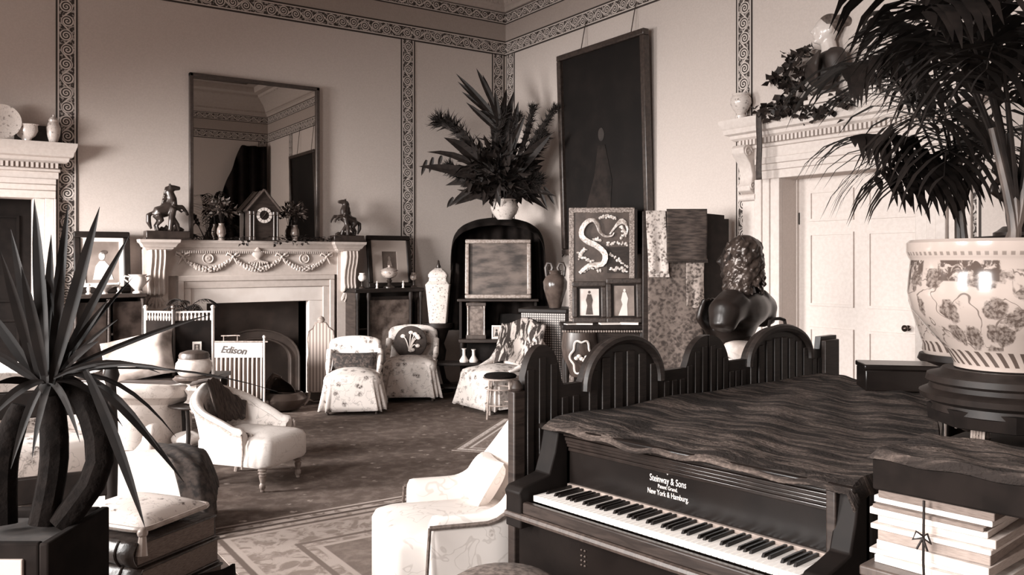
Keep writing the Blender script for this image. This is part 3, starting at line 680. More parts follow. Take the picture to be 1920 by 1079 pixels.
MB().lathe([(.07, 0), (.07, .015), (.03, .03), (.02, .06), (.035, .09), (.02, .11), (.04, .125)], 16).build('foot', m_bronze, cm)
MB().lathe([(.04, .12), (.08, .14), (.10, .18), (.095, .205), (.11, .215), (.08, .235), (.03, .25), (.015, .26), (.02, .275), (.002, .285)], 20).build('bowl', mat('figured_grey_china', 60, 160, 24, .25, 'chintz', lo=.4, hi=.7), cm)
def goblet(u, label, m, hh=1.0):
    q = PA(u, 540, .3); t = thing('goblet', label, 'ornament', (q.x, q.y, zr), 0)
    MB().lathe([(.04, 0), (.035, .015), (.014, .03), (.014, .08), (.02, .09)], 12).build('stem', m_bronze, t); MB().ball((0, 0, .13), .048, 14, 8).build('globe', m, t); MB().lathe([(.03, .16), (.036, .185), (.03, .18), (.002, .165)], 12).build('mouth', m, t)
goblet(679, 'white globe-shaped cup at the left end of the display cabinet', m_porc); goblet(776, 'dark mottled globe ornament at the right end of the display cabinet', mat('mottled_stone', 40, 130, 30, .3))
for u, l in ((707, 'tiny white figurine left of the figured bowl'), (756, 'tiny white figurine right of the figured bowl')):
    q = PA(u, 540, .36); o = MB().lathe([(.018, 0), (.01, .02), (.016, .05), (.006, .065), (.01, .078), (.002, .09)], 10).build('figurine', m_porc, None, (q.x, q.y, zr)); tag(o, l, 'figurine')

# square lidded vase on pedestal
tv = 10.35; q = U(822, tv)
pd = thing('pedestal', 'dark carved pedestal under the tall white square vase', 'pedestal', (q.x, q.y, 0), RC)
zp = Zv(606, tv)
MB().lathe([(.19, 0), (.19, .05), (.16, .1), (.1, .16), (.07, .3), (.1, zp*.6), (.07, zp*.7), (.13, zp-.09), (.18, zp-.05), (.18, zp)], 12, ph=PI/12).build('pedestal_body', m_ebony, pd)
sv = thing('square_vase', 'tall white square tapering vase with a domed lid beside the display cabinet', 'vase', (q.x, q.y, zp), RC)
hv = Zv(520, tv)-zp
MB().rings([[(s*x, s*y, z) for x, y in rrect(1, 1, .08, 3)] for s, z in ((.20, 0), (.21, .01), (.29, hv*.78), (.30, hv*.84), (.22, hv*.92), (.21, hv))]).build('vase_body', mat('speckled_white_porcelain', 60, 200, 30, .3, 'chintz', lo=.4, hi=.65), sv, bevel=.006)
MB().rings([[(s*x, s*y, z) for x, y in rrect(1, 1, .1, 3)] for s, z in ((.23, hv), (.235, hv+.03), (.20, hv+.06), (.08, hv+.11))]).build('lid', mat('speckled_white_porcelain', 1), sv)
MB().lathe([(.02, hv+.1), (.03, hv+.13), (.018, hv+.16), (.012, hv+.2), (.002, hv+.21)], 10).build('finial', m_bronze, sv)

# ------------------------------------------------------------------ firescreens and coal scuttle
tf = 9.0
q = U(602, 9.35); fs = thing('fire_screen', 'striped cheval firescreen with scrolled gilt frame beside the hearth', 'firescreen', (q.x, q.y, 0), RC-.15)
k = 9.35/F; w = 50*k; zt_, zb_ = Zv(612, 9.35), Zv(735, 9.35)
out = [(-w/2, zb_), (w/2, zb_), (w/2, zt_-.25), (w/2*.92, zt_-.2), (w/2, zt_-.13), (w/2*.95, zt_-.05), (w*.3, zt_-.015), (w*.2, zt_+.03), (0, zt_+.05), (-w*.2, zt_+.03), (-w*.3, zt_-.03), (-w/2*.9, zt_-.06), (-w/2, zt_-.14), (-w/2*.9, zt_-.3), (-w/2, zt_-.4)]
MB().prism(out, -.012, .012).build('striped_panel', mat('striped_silk', 92, 140, 26, .8, 'stripe', lo=.4, hi=.6), fs)
MB().tube([(x, 0, z) for x, z in out]+[(out[0][0], 0, out[0][1])], .014, 6).build('frame', mat('dark_gilt_wood', 60, 120, 20, .4), fs)
for s in (-1, 1): MB().tube([(s*w/2*.9, 0, zb_), (s*w/2, 0, .06), (s*w/2, -.12, .02)], [.016, .018, .012], 6).tube([(s*w/2, 0, .06), (s*w/2, .12, .02)], [.018, .012], 6).build('foot', m_gilt, fs)
MB().lathe([(.03, 0), (.045, .03), (.03, .06), (.002, .075)], 12, (0, 0, zt_+.04)).build('crest', m_gilt, fs)
tq = 8.75; q = U(447, tq); bs = thing('banner_screen', 'gathered striped banner screen with a lettered white top band before the fire', 'firescreen', (q.x, q.y, 0), RC)
k = tq/F; w = 92*k; zt_, zm_, zb_ = Zv(643, tq), Zv(671, tq), Zv(748, tq)
mb = MB().grid(lambda a, b: (-w/2+w*a, .014*math.sin(a*2*PI*11), lerp(zb_, zm_, b)), 120, 4); mb.build('gathered_curtain', mat('striped_curtain', 84, 168, 22, .85, 'stripes3'), bs, solid=.004)
MB().bx(-w/2, -.012, zm_, w/2, .012, zt_).build('top_band', mat('linen_band', 186), bs, bevel=.003)
for s in (-1, 1): MB().tube([(s*(w/2+.012), 0, 0.02), (s*(w/2+.012), 0, zt_+.05)], .011, 8).ball((s*(w/2+.012), 0, zt_+.06), .018, 8, 6).build('post', m_porc if s > 0 else m_gilt, bs)
MB().tube([(-w/2-.04, 0, zt_+.01), (w/2+.05, 0, zt_+.01)], .008, 6).build('rail', m_gilt, bs)
MB().tube([(-w*.35, 0, zt_+.07), (0, 0, zt_+.075), (w*.03, 0, zt_+.07)], .006, 6).tube([(-w*.3, 0, zt_+.01), (-w*.3, 0, zt_+.07)], .005, 5).tube([(-w*.02, 0, zt_+.01), (-w*.02, 0, zt_+.07)], .005, 5).build('handle_rail', m_gilt, bs)
for s in (-1, 1): MB().bx(s*w/2-.02, -.14, 0, s*w/2+.02, .14, .025).build('foot', m_gilt, bs)
def text(name, body, size, m, parent, loc, rot, shear=0, ext=.0008, sx=1.0, align='CENTER', off=0.0):
    cu = bpy.data.curves.new(name, 'FONT'); cu.body = body; cu.size = size; cu.shear = shear; cu.extrude = ext; cu.align_x = align; cu.resolution_u = 3; cu.offset = off
    tmp = bpy.data.objects.new(name, cu); COL.objects.link(tmp); dg = bpy.context.evaluated_depsgraph_get(); me = bpy.data.meshes.new_from_object(tmp.evaluated_get(dg)); bpy.data.objects.remove(tmp)
    o = bpy.data.objects.new(name, me); COL.objects.link(o); me.materials.clear(); me.materials.append(m); o.parent = parent; o.location = loc; o.rotation_euler = rot; o.scale = (sx, 1, 1); return o
text('script_lettering', 'Edison', .1, mat('ink', 14), bs, (-w*.1, -.0145, zm_+.045), (PI/2, .08, 0), .35, .001, 1.0, 'CENTER', .003)
tc = 9.0; q = U(533, tc); cs = thing('coal_scuttle', 'dark shining metal coal scuttle with hood on the hearth', 'scuttle', (q.x, q.y, .03), RC)
m_cop = mat('dark_copper', 30, 60, 6, .28, metal=.6)
MB().lathe([(.16, 0), (.18, .02), (.23, .07), (.235, .11), (.20, .16), (.17, .175), (.15, .165), (.002, .12)], 26).build('body', m_cop, cs)
MB().tube([(-.2, 0, .13), (-.17, 0, .26), (-.10, 0, .35), (-.03, 0, .33)], [.03, .04, .035, .01], 10).build('handle', m_cop, cs)
MB().grid(lambda a, b: (-.05+.17*math.cos(PI*a)*math.sin(PI*b*.5+.01), .08*math.sin(PI*a)*math.sin(PI*b*.5), .33-.17*b), 12, 7).build('hood', m_cop, cs, solid=.006)
mb = MB()
for x in (-fw-.22, fw+.22): mb.box((x, -.3, .07), (.035, .52, .1))
mb.box((0, -.55, .07), (2*fw+.48, .035, .1)); mb.build('fender', m_soot, fp, bevel=.01)
# ------------------------------------------------------------------ big dark picture on the door wall
y0, y1 = 6.75, 8.31; wp = y1-y0; zb_, zt_ = 1.68, 4.13
m_oil = mat('blackened_oil_painting', -45, -20, 3, .6, lo=.4, hi=.8, spec=.2); m_oil2 = mat('dim_painted_gown', -40, 6, 5, .6, spec=.2)
pic = framed('oil_painting', 'tall nearly black oil portrait hung from two cords on the door wall', (XB-.012, (y0+y1)/2, zb_), RB, wp, zt_-zb_, .07, mat('black_gold_frame', 14, 44, 30, .35), m_oil, -.035, depth=.09,
    figure=[(m_oil2, [[(-.26, .12), (.05, .10), (.10, .35), (.03, .52), (-.05, .52), (-.10, .38), (-.2, .24)]]), (mat('dim_painted_face', 0, 30, 5), [ell(-.01, .57, .035, .032)])])
for yy in (-.28, .35):
    MB().tube([(yy*wp*.9, -.02, zt_-zb_-.05), (yy*wp*.9, 0.085, 4.5-zb_)], .006, 5).build('hanging_cord', m_frame, pic)
pic2 = framed('oil_painting', 'second tall dark oil painting on the door wall near the piano, seen in the mirror', (XB-.012, 2.05, 1.9), RB, 1.5, 2.0, .07, mat('black_gold_frame', 1), m_oil, -.03, depth=.09)
for yy in (-.3, .3): MB().tube([(yy*1.4, -.02, 1.95), (yy*1.4, .07, 2.6)], .006, 5).build('hanging_cord', m_frame, pic2)
# dark curtain in the back corner, seen in the mirror
mb = MB().grid(lambda a, b: (4.75+1.6*a+.9*(1-b)*0-(.0), YB+.1+.05*math.sin(a*40)+.1*a, lerp(0, min(4.3, 1.6+a*4.2), b)), 70, 8)
tag(mb.build('corner_curtain', m_velvet, solid=.01), 'dark curtain hanging in the far corner reflected in the mirror', 'curtain')

# ------------------------------------------------------------------ draped cabinet in the corner
tk = 10.35; k = tk/F; q = U(934, tk)
cab = thing('corner_cabinet', 'dark open cabinet standing across the corner of the room', 'cabinet', (q.x, q.y, 0), RC)
zt1, zt2 = Zv(634, tk), Zv(560, tk); w = 144*k
MB().bx(-w/2, -.22, zt1-.04, w/2, .2, zt1).build('table_top', m_mahog, cab, bevel=.006)
for x in (-w/2+.04, w/2-.04):
    for y in (-.18, .16): turned_leg(MB(), x, y, zt1-.04, 0, .03).build('leg', m_ebony, cab)
MB().bx(-w/2+.02, -.15, .12, w/2-.02, .17, .15).build('under_shelf', m_ebony, cab)
MB().bx(-w/2, .17, .15, w/2, .2, zt2).build('back_board', m_ebony, cab)
for s in (-1, 1): MB().bx(s*(w/2-.015)-.015, -.1, zt1, s*(w/2-.015)+.015, .17, zt2-.03).build('side_board', m_ebony, cab)
MB().bx(-w/2-.02, -.2, zt2-.03, w/2+.02, .2, zt2).build('upper_shelf', m_mahog, cab, bevel=.006)
# black drapery over an arched back
zd = Zv(408, tk)
def drape(a, b):
    an = PI*a; x = -w*.60*math.cos(an); x = x*(1+.10*(1-b)) + (.0)
    top = zt2+.45+(zd-zt2-.45)*math.sin(an)**.45
    z = lerp(.75 if a < .5 else .95, top, b); fold = .022*math.sin(a*58)+.012*math.sin(a*23)
    return (x, .12+fold-.10*abs(math.cos(an))**3*(1-b*.3), z)
mb = MB().grid(drape, 90, 14)
mb.grid(lambda a, b: (-w*.60*math.cos(PI*a), .12-.30*b+.02*math.sin(a*50), zt2+.45+(zd-zt2-.45)*math.sin(PI*a)**.45-.10*b*b), 90, 5)
tag(mb.build('black_drapery', m_velvet, None, (q.x, q.y, 0), (0, 0, RC), solid=.012), 'black cloth draped in an arch over the corner cabinet', 'drapery')
framed('landscape_painting', 'landscape in a moulded pale frame standing on the corner cabinet', tuple(U(934, tk-.14, zt2)), RC, 122*k, .72, .05, m_gilt, mat('dim_landscape', 10, 90, 3, .5, stretch=(1, 1, 3)), .12, depth=.07)
q2 = U(893, tk-.1); lc = thing('lantern_clock', 'small glazed lantern clock on the corner cabinet shelf', 'clock', (q2.x, q2.y, zt1), RC)
MB().bx(-.12, -.07, 0, .12, .07, .05).build('base', m_walnut, lc, bevel=.005)
for x in (-.1, .1):
    for y in (-.05, .05): MB().lathe([(.012, .05), (.009, .1), (.009, .36), (.014, .4)], 8, (x, y, 0)).build('pillar', m_gilt, lc)
MB().bx(-.085, -.04, .05, .085, .045, .4).build('works', mat('clock_works', 60, 110, 20, .4), lc); MB().bx(-.12, -.07, .4, .12, .07, .44).build('cornice', m_walnut, lc, bevel=.005); MB().lathe([(.09, .44), (.06, .46), (.02, .48), (.002, .5)], 12).build('dome', m_walnut, lc)
for u, lb in ((931, 'left of two tiny photographs on the corner cabinet'), (951, 'right of two tiny photographs on the corner cabinet')):
    framed('small_photograph', lb, tuple(U(u, tk-.13, zt1)), RC, 18*k, 25*k, .02, m_white, m_photo_d if u > 940 else m_photo, .1, cat='photograph', depth=.015, figure=[(mat('ink', 1) if u < 940 else m_photo, [ell(0, .62, .1, .1), [(-.2, .2), (.2, .2), (.1, .5), (-.1, .5)]])])
zv = zd-.03
va = pot('flower_pot', 'round pale pot on top of the draped corner cabinet', tuple(U(946, tk-.02, zv)), [(.09, 0), (.10, .02), (.15, .08), (.175, .15), (.15, .21), (.13, .235), (.145, .25), (.12, .245), (.11, .2), (.002, .18)], m_porcp, 'pot')
# dried palm and pampas arrangement, every leaf a part
base = U(946, tk-.02, zv+.22)
ar = thing('palm_arrangement', 'tall dark arrangement of palm leaves and pampas plumes in the corner', 'plant', tuple(base), 0)
def pt(u, v, dt=0.0): return PC(u, v, tk+dt)-base
m_pampas = mat('dark_pampas', -20, 14, 24, .9)
rr = random.Random(5)
def strap(p0, p1, wd, sag=.08, n=7, parent=ar, m=None, name='leaf'):
    p0, p1 = Vector(p0), Vector(p1); mid = (p0+p1)/2+Vector((0, 0, sag*(p1-p0).length)); pts = [p0*(1-f)**2+mid*2*f*(1-f)+p1*f*f for f in [i/(n-1) for i in range(n)]]
    d = (p1-p0).normalized(); s = d.cross(W(0, 1)); s = s.normalized() if s.length > .1 else Vector((1, 0, 0)); vs_ = []
    for i, p in enumerate(pts):
        f = i/(n-1); ww = wd*(math.sin(PI*min(1, f*.9+.12))**.7)*(1-.0*f) if i < n-1 else .001
        vs_ += [p+s*ww/2, p+W(0, 1)*ww*.22, p-s*ww/2]
    fs = []
    for i in range(n-1):
        a = i*3; fs += [(a, a+1, a+4, a+3), (a+1, a+2, a+5, a+4)]
    return MB().add(vs_, fs).build(name, m or m_leaf, parent)
# fan leaf
fb = pt(938, 235)
MB().tube([(0, 0, 0), tuple(pt(945, 310)), tuple(fb)], .012, 5).build('stem', m_leaf, ar)
for u, v in ((855, 138), (858, 153), (866, 172), (874, 192), (886, 208), (893, 128), (905, 140), (912, 225), (928, 168), (950, 165)): strap(fb+Vector((0, 0, rr.uniform(-.1, .1))), pt(u, v, rr.uniform(-.2, .2)), .075, .03)
for u, v in ((785, 312), (800, 285), (832, 258), (835, 348), (842, 388), (852, 385), (870, 362), (965, 168), (972, 190), (1035, 250), (1022, 300), (1043, 368), (1028, 395), (1015, 372), (840, 330), (1000, 385), (905, 385), (960, 200), (985, 215), (915, 190)):
    strap(pt(940+rr.uniform(-15, 15), 350), pt(u, v, rr.uniform(-.3, .2)), rr.uniform(.09, .15), rr.uniform(.08, .25))
for (u0, v0, u1, v1) in ((800, 300, 790, 330), (812, 295, 805, 325), (828, 292, 822, 312), (850, 370, 838, 390), (1020, 350, 1040, 385), (1008, 350, 1026, 392)): strap(pt(u0, v0), pt(u1, v1), .05, .05)
def plume(path, r):
    P_ = spline([pt(*a) for a in path], 12); mb = MB(); mb.tube(P_, [r*.35*(1-abs(i/11-.55)*.9) for i in range(12)], 6)
    for i in range(520):
        f = rr.random(); p = P_[min(11, int(f*11.99))]; d = (P_[-1]-P_[0]).normalized()*1.1+rdir(rr)*1.0
        leaf_quad(mb, p, d, rdir(rr), r*rr.uniform(.7, 1.3), r*.1)
    mb.build('plume', m_pampas, ar)
plume([(940, 340), (890, 280), (852, 240), (825, 230)], .17); plume([(955, 340), (985, 260), (998, 205)], .10); plume([(960, 330), (1010, 250), (1040, 205)], .10); plume([(965, 345), (1000, 290), (1014, 258)], .15); plume([(950, 370), (985, 350), (1005, 338)], .14); plume([(925, 360), (870, 335), (845, 315)], .14); plume([(940, 330), (930, 270), (945, 215)], .13); plume([(955, 320), (960, 250), (972, 220)], .10)
mb = MB(); bush(mb, pt(935, 325), (.42, .3, .36), 420, .2, .07, 12, -1, 1); mb.build('inner_foliage', m_leaf, ar, kind='stuff')

# ------------------------------------------------------------------ inlaid chest and handled vase
tm = 9.75; k = tm/F; q = U(1030, tm); zt_ = Zv(577, tm)
ch = thing('inlaid_chest', 'square chest with fine black and white inlay beside the corner cabinet', 'chest', (q.x, q.y, 0), RC-.35)
m_inl = mat('mother_of_pearl_inlay', 16, 170, 19, .35, 'lattice', lo=.5, hi=.7)
MB().bx(-.26, -.24, .08, .26, .24, zt_-.05).build('body', m_inl, ch); MB().bx(-.29, -.27, zt_-.05, .29, .27, zt_).build('top', m_ebony, ch, bevel=.01)
for x in (-.22, .22):
    for y in (-.2, .2): MB().bx(x-.03, y-.03, 0, x+.03, y+.03, .08).build('foot', m_ebony, ch)
q = U(1041, tm-.02); hv_ = thing('handled_vase', 'dark pottery vase with two looped ram handles on the inlaid chest', 'vase', (q.x, q.y, zt_), RC)
MB().lathe([(.07, 0), (.075, .02), (.10, .1), (.135, .22), (.14, .30), (.11, .36), (.07, .385), (.06, .40), (.08, .43), (.06, .425), (.002, .38)], 22).build('vase_body', mat('dark_glazed_pottery', 46, 70, 10, .18), hv_)
for s in (-1, 1): MB().tube([(s*.055, 0, .39), (s*.03, 0, .46), (s*.05, 0, .51), (s*.09, 0, .51), (s*.11, 0, .46), (s*.10, 0, .36)], [.018, .02, .02, .02, .02, .016], 8).build('handle', m_walnut, hv_)
q = PB(1060, 478, .06); tag(MB().tube([(0, 0, .02), (-.03, 0, 0), (-.06, 0, -.015), (-.05, 0, -.03)], [.006, .01, .008, .004], 6).tube([(0, 0, .02), (0, 0, .85)], .004, 4).build('bell_pull', m_ebony, None, tuple(q), (0, 0, RB)), 'thin dark cord with hook hanging beside the big portrait', 'cord')

# ------------------------------------------------------------------ dragon screen
td = 9.15; k = td/F; q = U(1128, td); zt_ = Zv(390, td); wd = 122*k
ds = thing('dragon_screen', 'dark lacquer panel with a pale coiling dragon in a studded frame', 'screen', (q.x, q.y, 0), RC-.08)
m_lac = mat('brown_lacquer', 40, 66, 10, .35); m_fr2 = mat('studded_border', 70, 150, 60, .5)
MB().bx(-wd/2+.04, -.02, .9, wd/2-.04, .02, zt_-.04).build('lacquer_panel', m_lac, ds)
for a in ((-wd/2, 0, -wd/2+.055, zt_), (wd/2-.055, 0, wd/2, zt_), (-wd/2+.055, zt_-.055, wd/2-.055, zt_), (-wd/2+.055, .85, wd/2-.055, .9)): MB().bx(a[0], -.035, a[1], a[2], .03, a[3]).build('frame_rail', m_fr2, ds, bevel=.005)
MB().bx(wd/2, -.03, 0, wd/2+.03, .3, zt_-.02).build('side_panel', m_ebony, ds)
m_gold = mat('raised_gold_dragon', 150, 222, 40, .45)
def dp(cx, cy, y=-.03): u = 1000+cx*.315; v = 380+cy*.315; return ((u-1128)*k, y, Zv(v, td))
body = [dp(*a) for a in ((275, 420), (330, 375), (410, 365), (425, 310), (380, 262), (320, 232), (288, 200), (290, 155), (320, 115), (360, 105), (385, 135), (395, 170), (425, 200), (465, 200), (480, 180))]
MB().tube(spline(body, 44), [lerp(.02, .05, min(1, i/10)) if i < 30 else lerp(.05, .012, (i-30)/13) for i in range(44)], 8, flat=.4).build('dragon_body', m_gold, ds)
for i in range(9):
    MB().tube(spline([dp(455+i*3, 190-i*4), dp(480+i*6, 150-i*4), dp(520+i*5, 140+i*2-40+i*4), dp(555, 120+i*9)], 9), [.008]*7+[.005, .002], 5).build('mane_strand', m_gold, ds)
for pts in (((400, 95), (440, 85), (490, 95)), ((440, 245), (500, 240), (555, 252)), ((330, 240), (370, 215), (400, 225)), ((455, 300), (500, 340), (560, 380)), ((270, 300), (300, 330), (350, 350)), ((300, 410), (350, 390), (400, 410)), ((270, 330), (290, 300), (310, 280)), ((520, 150), (545, 190), (520, 205)), ((460, 400), (510, 390), (550, 410))):
    mb = MB(); P_ = spline([dp(*a) for a in pts], 14)
    for i, p in enumerate(P_): mb.ball(tuple(p+Vector((rr.uniform(-.01, .01), 0, rr.uniform(-.015, .015)))), (rr.uniform(.01, .022), .006, rr.uniform(.008, .02)), 7, 4)
    mb.build('cloud_motif', m_gold, ds)
MB().bx(dp(438, 0)[0], -.026, dp(0, 420)[2], dp(565, 0)[0], -.018, dp(0, 265)[2]).build('inset_panel', m_mahog, ds)

# ------------------------------------------------------------------ photo frames on the carved table
tt = 8.55; k = tt/F; zt_ = Zv(606, tt); q = U(1130, tt)
ct = thing('carved_table', 'dark carved table with a drum-shaped end and ring ornament, holding two portrait photographs', 'table', (q.x, q.y, 0), RC)
w = 158*k
MB().bx(-w/2, -.24, zt_-.05, w/2, .24, zt_).build('table_top', m_ebony, ct, bevel=.01)
mb = MB()
for i in range(34): mb.ball((-w/2+.012+i*(w-.024)/33, -.245, zt_-.065), .012, 6, 4)
mb.build('beaded_edge', m_gilt, ct, kind='stuff')
for x in (-w/2+.05, w/2-.05):
    for y in (-.18, .18): turned_leg(MB(), x, y, zt_-.05, 0, .035).build('leg', m_ebony, ct)
MB().bx(-w/2+.04, -.2, zt_-.2, w/2-.04, .2, zt_-.05).build('apron', m_mahog, ct)
dx = (1085-1130)*k; zdr0, zdr1 = Zv(702, tt), Zv(620, tt)
dr = MB().lathe([(.085, zdr0), (.11, zdr0+.03), (.17, zdr0+.2), (.185, zdr0+.3), (.17, zdr1)], 24, (dx, -.16, 0)).build('carved_drum', m_walnut, ct)
mb = MB(); cz = (zdr0+zdr1)/2+.0
mb.tube([(dx+.10*math.cos(a)*(1+.14*math.cos(6*a)), -.175-math.sqrt(.19**2-(.10*math.cos(a)*(1+.14*math.cos(6*a)))**2), cz-.01+.16*math.sin(a)*(1+.1*math.cos(6*a))) for a in [2*PI*i/48 for i in range(49)]], .011, 5); mb.build('ring_ornament', m_porc, dr)
mb = MB(); 
for a in range(5): mb.ball((dx-.05+.025*a, -.36, cz-.02+.02*math.sin(a*1.7)), (.024, .012, .02), 8, 5)
mb.build('bird_motif', m_porc, dr)
m_vict = mat('carved_frame_wood', 10, 44, 60, .5)
framed('portrait_photograph', 'photograph of a person in a dark dress, left of two on the carved table', tuple(U(1105, tt-.02, zt_)), RC, 64*k, 78*k, .055, m_vict, mat('photo_pale_ground', 186, 215, 5), .12, (.02, m_ebony), cat='photograph', figure=[(mat('photo_dark_dress', 40, 70, 30), [ell(0, .74, .035, .035), [(-.11, .2), (.1, .2), (.07, .42), (.10, .55), (.05, .69), (-.05, .69), (-.1, .55), (-.06, .42)]])])
framed('portrait_photograph', 'photograph of a person in a white dress, right of two on the carved table', tuple(U(1170, tt-.06, zt_)), RC, 66*k, 84*k, .055, m_vict, mat('photo_mid_ground', 96, 130, 5), .12, (.02, m_ebony), cat='photograph', figure=[(m_white, [ell(.02, .73, .035, .035), [(-.16, .17), (.1, .17), (.09, .42), (.12, .55), (.06, .69), (-.03, .69), (-.08, .52), (-.04, .42)]])])
for i, (u, w_, a) in enumerate(((1072, .13, .3), (1096, .16, -.1), (1143, .2, .15), (1180, .18, -.2))):
    o = MB().bx(-w_/2, -.05, 0, w_/2, .05, .008+.004*i).build('booklet', m_white, None, tuple(U(u, tt-.2, zt_)), (0, 0, RC+a), smooth=False); tag(o, ('white card lying at the left end of the carved table', 'white booklet before the dark-dress photograph', 'open white booklet between the two portrait photographs', 'white booklet before the white-dress photograph')[i], 'booklet')

# ------------------------------------------------------------------ textile-hung folding screen
tsn = 8.0; k = tsn/F; zt_ = Zv(396, tsn); q = U(1262, tsn)
sc = thing('folding_screen', 'tall dark folding screen hung with tapestries against the door wall', 'screen', (q.x, q.y, 0), RC)
L0, L1, L2 = (1205-1262)*k, (1318-1262)*k, (1375-1262)*k
MB().bx(L0, 0, .05, L1, .03, zt_).build('leaf', m_mahog, sc, bevel=.006)
pl_ = [(L1, .05), (L2, .05), (L2, zt_-.07), (L2-.05, zt_-.07), (L2-.05, zt_-.035), (L1, zt_-.02)]
MB().prism(pl_, .0, .03, T(L1, 0, 0) @ Rz(.35) @ T(-L1, 0, 0)).build('leaf', m_ebony, sc)
for x in (L0+.02, L1-.02): MB().bx(x-.02, -.01, 0, x+.02, .04, .06).build('foot', m_ebony, sc)
def hung(name, label, u0, u1, v0, v1, m, y, seed, skew=0.0, fringe=True):
    r_ = random.Random(seed); p1, p2 = r_.uniform(0, 6), r_.uniform(0, 6); a0, a1, z0, z1 = (u0-1262)*k, (u1-1262)*k, Zv(v1, tsn), Zv(v0, tsn)
    mb = MB().grid(lambda a, b: (lerp(a0, a1, a)+skew*(1-b), y-.012*math.sin(a*9+p1)*(1-b)-.008*math.sin(b*7+p2), lerp(z0, z1, b)+.012*math.sin(a*8+p2)*(1-b)), 26, 16)
    t = thing(name, label, 'textile', (q.x, q.y, 0), RC); mb.build('cloth', m, t, solid=.008)
    if fringe:
        f = MB()
        for i in range(40): x = lerp(a0, a1, i/39)+skew; f.tube([(x, y, z0+.01), (x+.004, y-.004, z0-.025)], .0035, 4)
        f.build('fringe', m, t, kind='stuff')
    return t
hung('hanging_tapestry', 'large dim tapestry covering the lower part of the folding screen', 1214, 1316, 487, 700, mat('dim_tapestry', 30, 100, 16, .95, 'brocade', lo=.35, hi=.7), -.03, 1, fringe=False)
hung('hanging_embroidery', 'pale figured embroidery strip hanging at the left of the folding screen', 1209, 1246, 396, 515, mat('pale_embroidery', 60, 190, 22, .9, 'brocade', lo=.3, hi=.6), -.055, 2, .03)
hung('hanging_mat', 'dark fringed woven mat hanging over the top of the folding screen', 1247, 1322, 393, 488, mat('woven_dark_mat', 10, 62, 9, .95, 'noise', stretch=(1, 1, 6)), -.085, 3)
hung('hanging_cloth', 'pale patterned cloth hanging at the right edge of the folding screen', 1284, 1317, 492, 575, mat('pale_figured_cloth', 40, 150, 20, .9, 'brocade', lo=.35, hi=.65), -.065, 4, .0, False)

# ------------------------------------------------------------------ busts
def bust(name, label, loc, rz, sc_, ms, mh, md, longhair, rough_=.008):
    t = thing(name, label, 'bust', loc, rz); t.scale = (sc_,)*3
    MB().lathe([(.11, 0), (.11, .02), (.085, .035), (.06, .06), (.07, .09), (.05, .11)], 20).build('socle', md, t)
    b = MB(); b.ball((0, .02, .24), (.24 if longhair else .17, .11, .10), 18, 10); b.ball((0, -.03, .18), (.16 if longhair else .12, .11, .14), 16, 10)
    for s in (-1, 1): b.tube([(s*.12, .02, .27), (s*(.24 if longhair else .16), .02, .23), (s*(.27 if longhair else .18), .02, .15)], [.09, .085, .06], 10)
    for i in range(9): b.tube([(-.2+.05*i, -.1, .30), (-.15+.045*i, -.13, .2), (-.05+.02*i, -.10, .08)], [.018, .024, .014], 6)
    b.build('draped_shoulders', md, t, remesh=.011, smoothit=16)
    h = MB(); h.tube([(0, .02, .26), (0, .015, .34), (0, 0, .42)], [.075, .06, .056], 12)
    h.ball((0, -.005, .49), (.074, .092, .105), 18, 12); h.ball((0, -.045, .43), (.05, .05, .05), 12, 8)
    h.tube([(0, -.088, .515), (0, -.112, .475), (0, -.095, .465)], [.012, .02, .016], 8); h.ball((0, -.09, .44), (.026, .016, .012), 10, 6); h.ball((0, -.085, .41), (.024, .022, .02), 10, 6)
    for s in (-1, 1): h.ball((s*.03, -.085, .507), (.016, .01, .008), 8, 5); h.ball((s*.075, .0, .485), (.012, .024, .034), 8, 6)
    h.build('head', ms, t, remesh=.007, smoothit=2)
    r_ = random.Random(3); g = MB(); g.ball((0, .02, .525), (.078, .094, .09), 18, 10)
    if longhair:
        for i in range(95):
            a = r_.uniform(-.35*PI, 1.35*PI); x, y = math.cos(a), math.sin(a)
            z0 = r_.uniform(.40, .61); ln = r_.uniform(.08, .15); rr_ = .066+.012*(.6-z0)*5; p = []
            for j in range(7): f = j/6; p.append((x*(rr_+.022*f)+.012*math.sin(f*9+i), .02+y*(rr_+.02*f)+.012*math.cos(f*9+i), z0-ln*f))
            g.tube(p, [.008, .012, .013, .013, .012, .01, .004], 6)
    else:
        g.ball((0, .11, .56), (.055, .06, .05), 12, 8); g.ball((0, .16, .55), (.035, .035, .04), 10, 6)
        for i in range(22): a = r_.uniform(0, PI); g.tube([(math.cos(a)*.08, .01+.03*math.sin(a), .59), (math.cos(a)*.092, .03, .54), (math.cos(a)*.06, .10, .53)], [.008, .016, .01], 6)
    g.build('hair', mh, t, remesh=.005 if longhair else .008, smoothit=0 if longhair else 1)
    return t
m_bz2 = mat('polished_bronze', -15, 5, 8, .32, metal=.2, spec=.4)
tb_ = 5.4; q = U(1388, tb_); zpb = Zv(668, tb_)
bust('bronze_bust', 'dark bronze bust with long curled hair seen from behind on a pale pedestal', (q.x, q.y, zpb), RC-math.radians(128), .78*1.62, m_bz2, mat('curled_bronze_hair', 24, 60, 12, .3, metal=.3), m_bz2, True)
pe = thing('pedestal', 'pale round pedestal under the dark bronze bust', 'pedestal', (q.x, q.y, 0), RC)
MB().lathe([(.2, 0), (.2, .06), (.17, .09), (.13, .12), (.12, zpb-.14), (.13, zpb-.12), (.17, zpb-.06), (.18, zpb-.04), (.18, zpb)], 24).build('column', m_paint, pe)
tbb = 7.35; q = PB(1553, 200, .12); zcB = DBZ+.71-.12
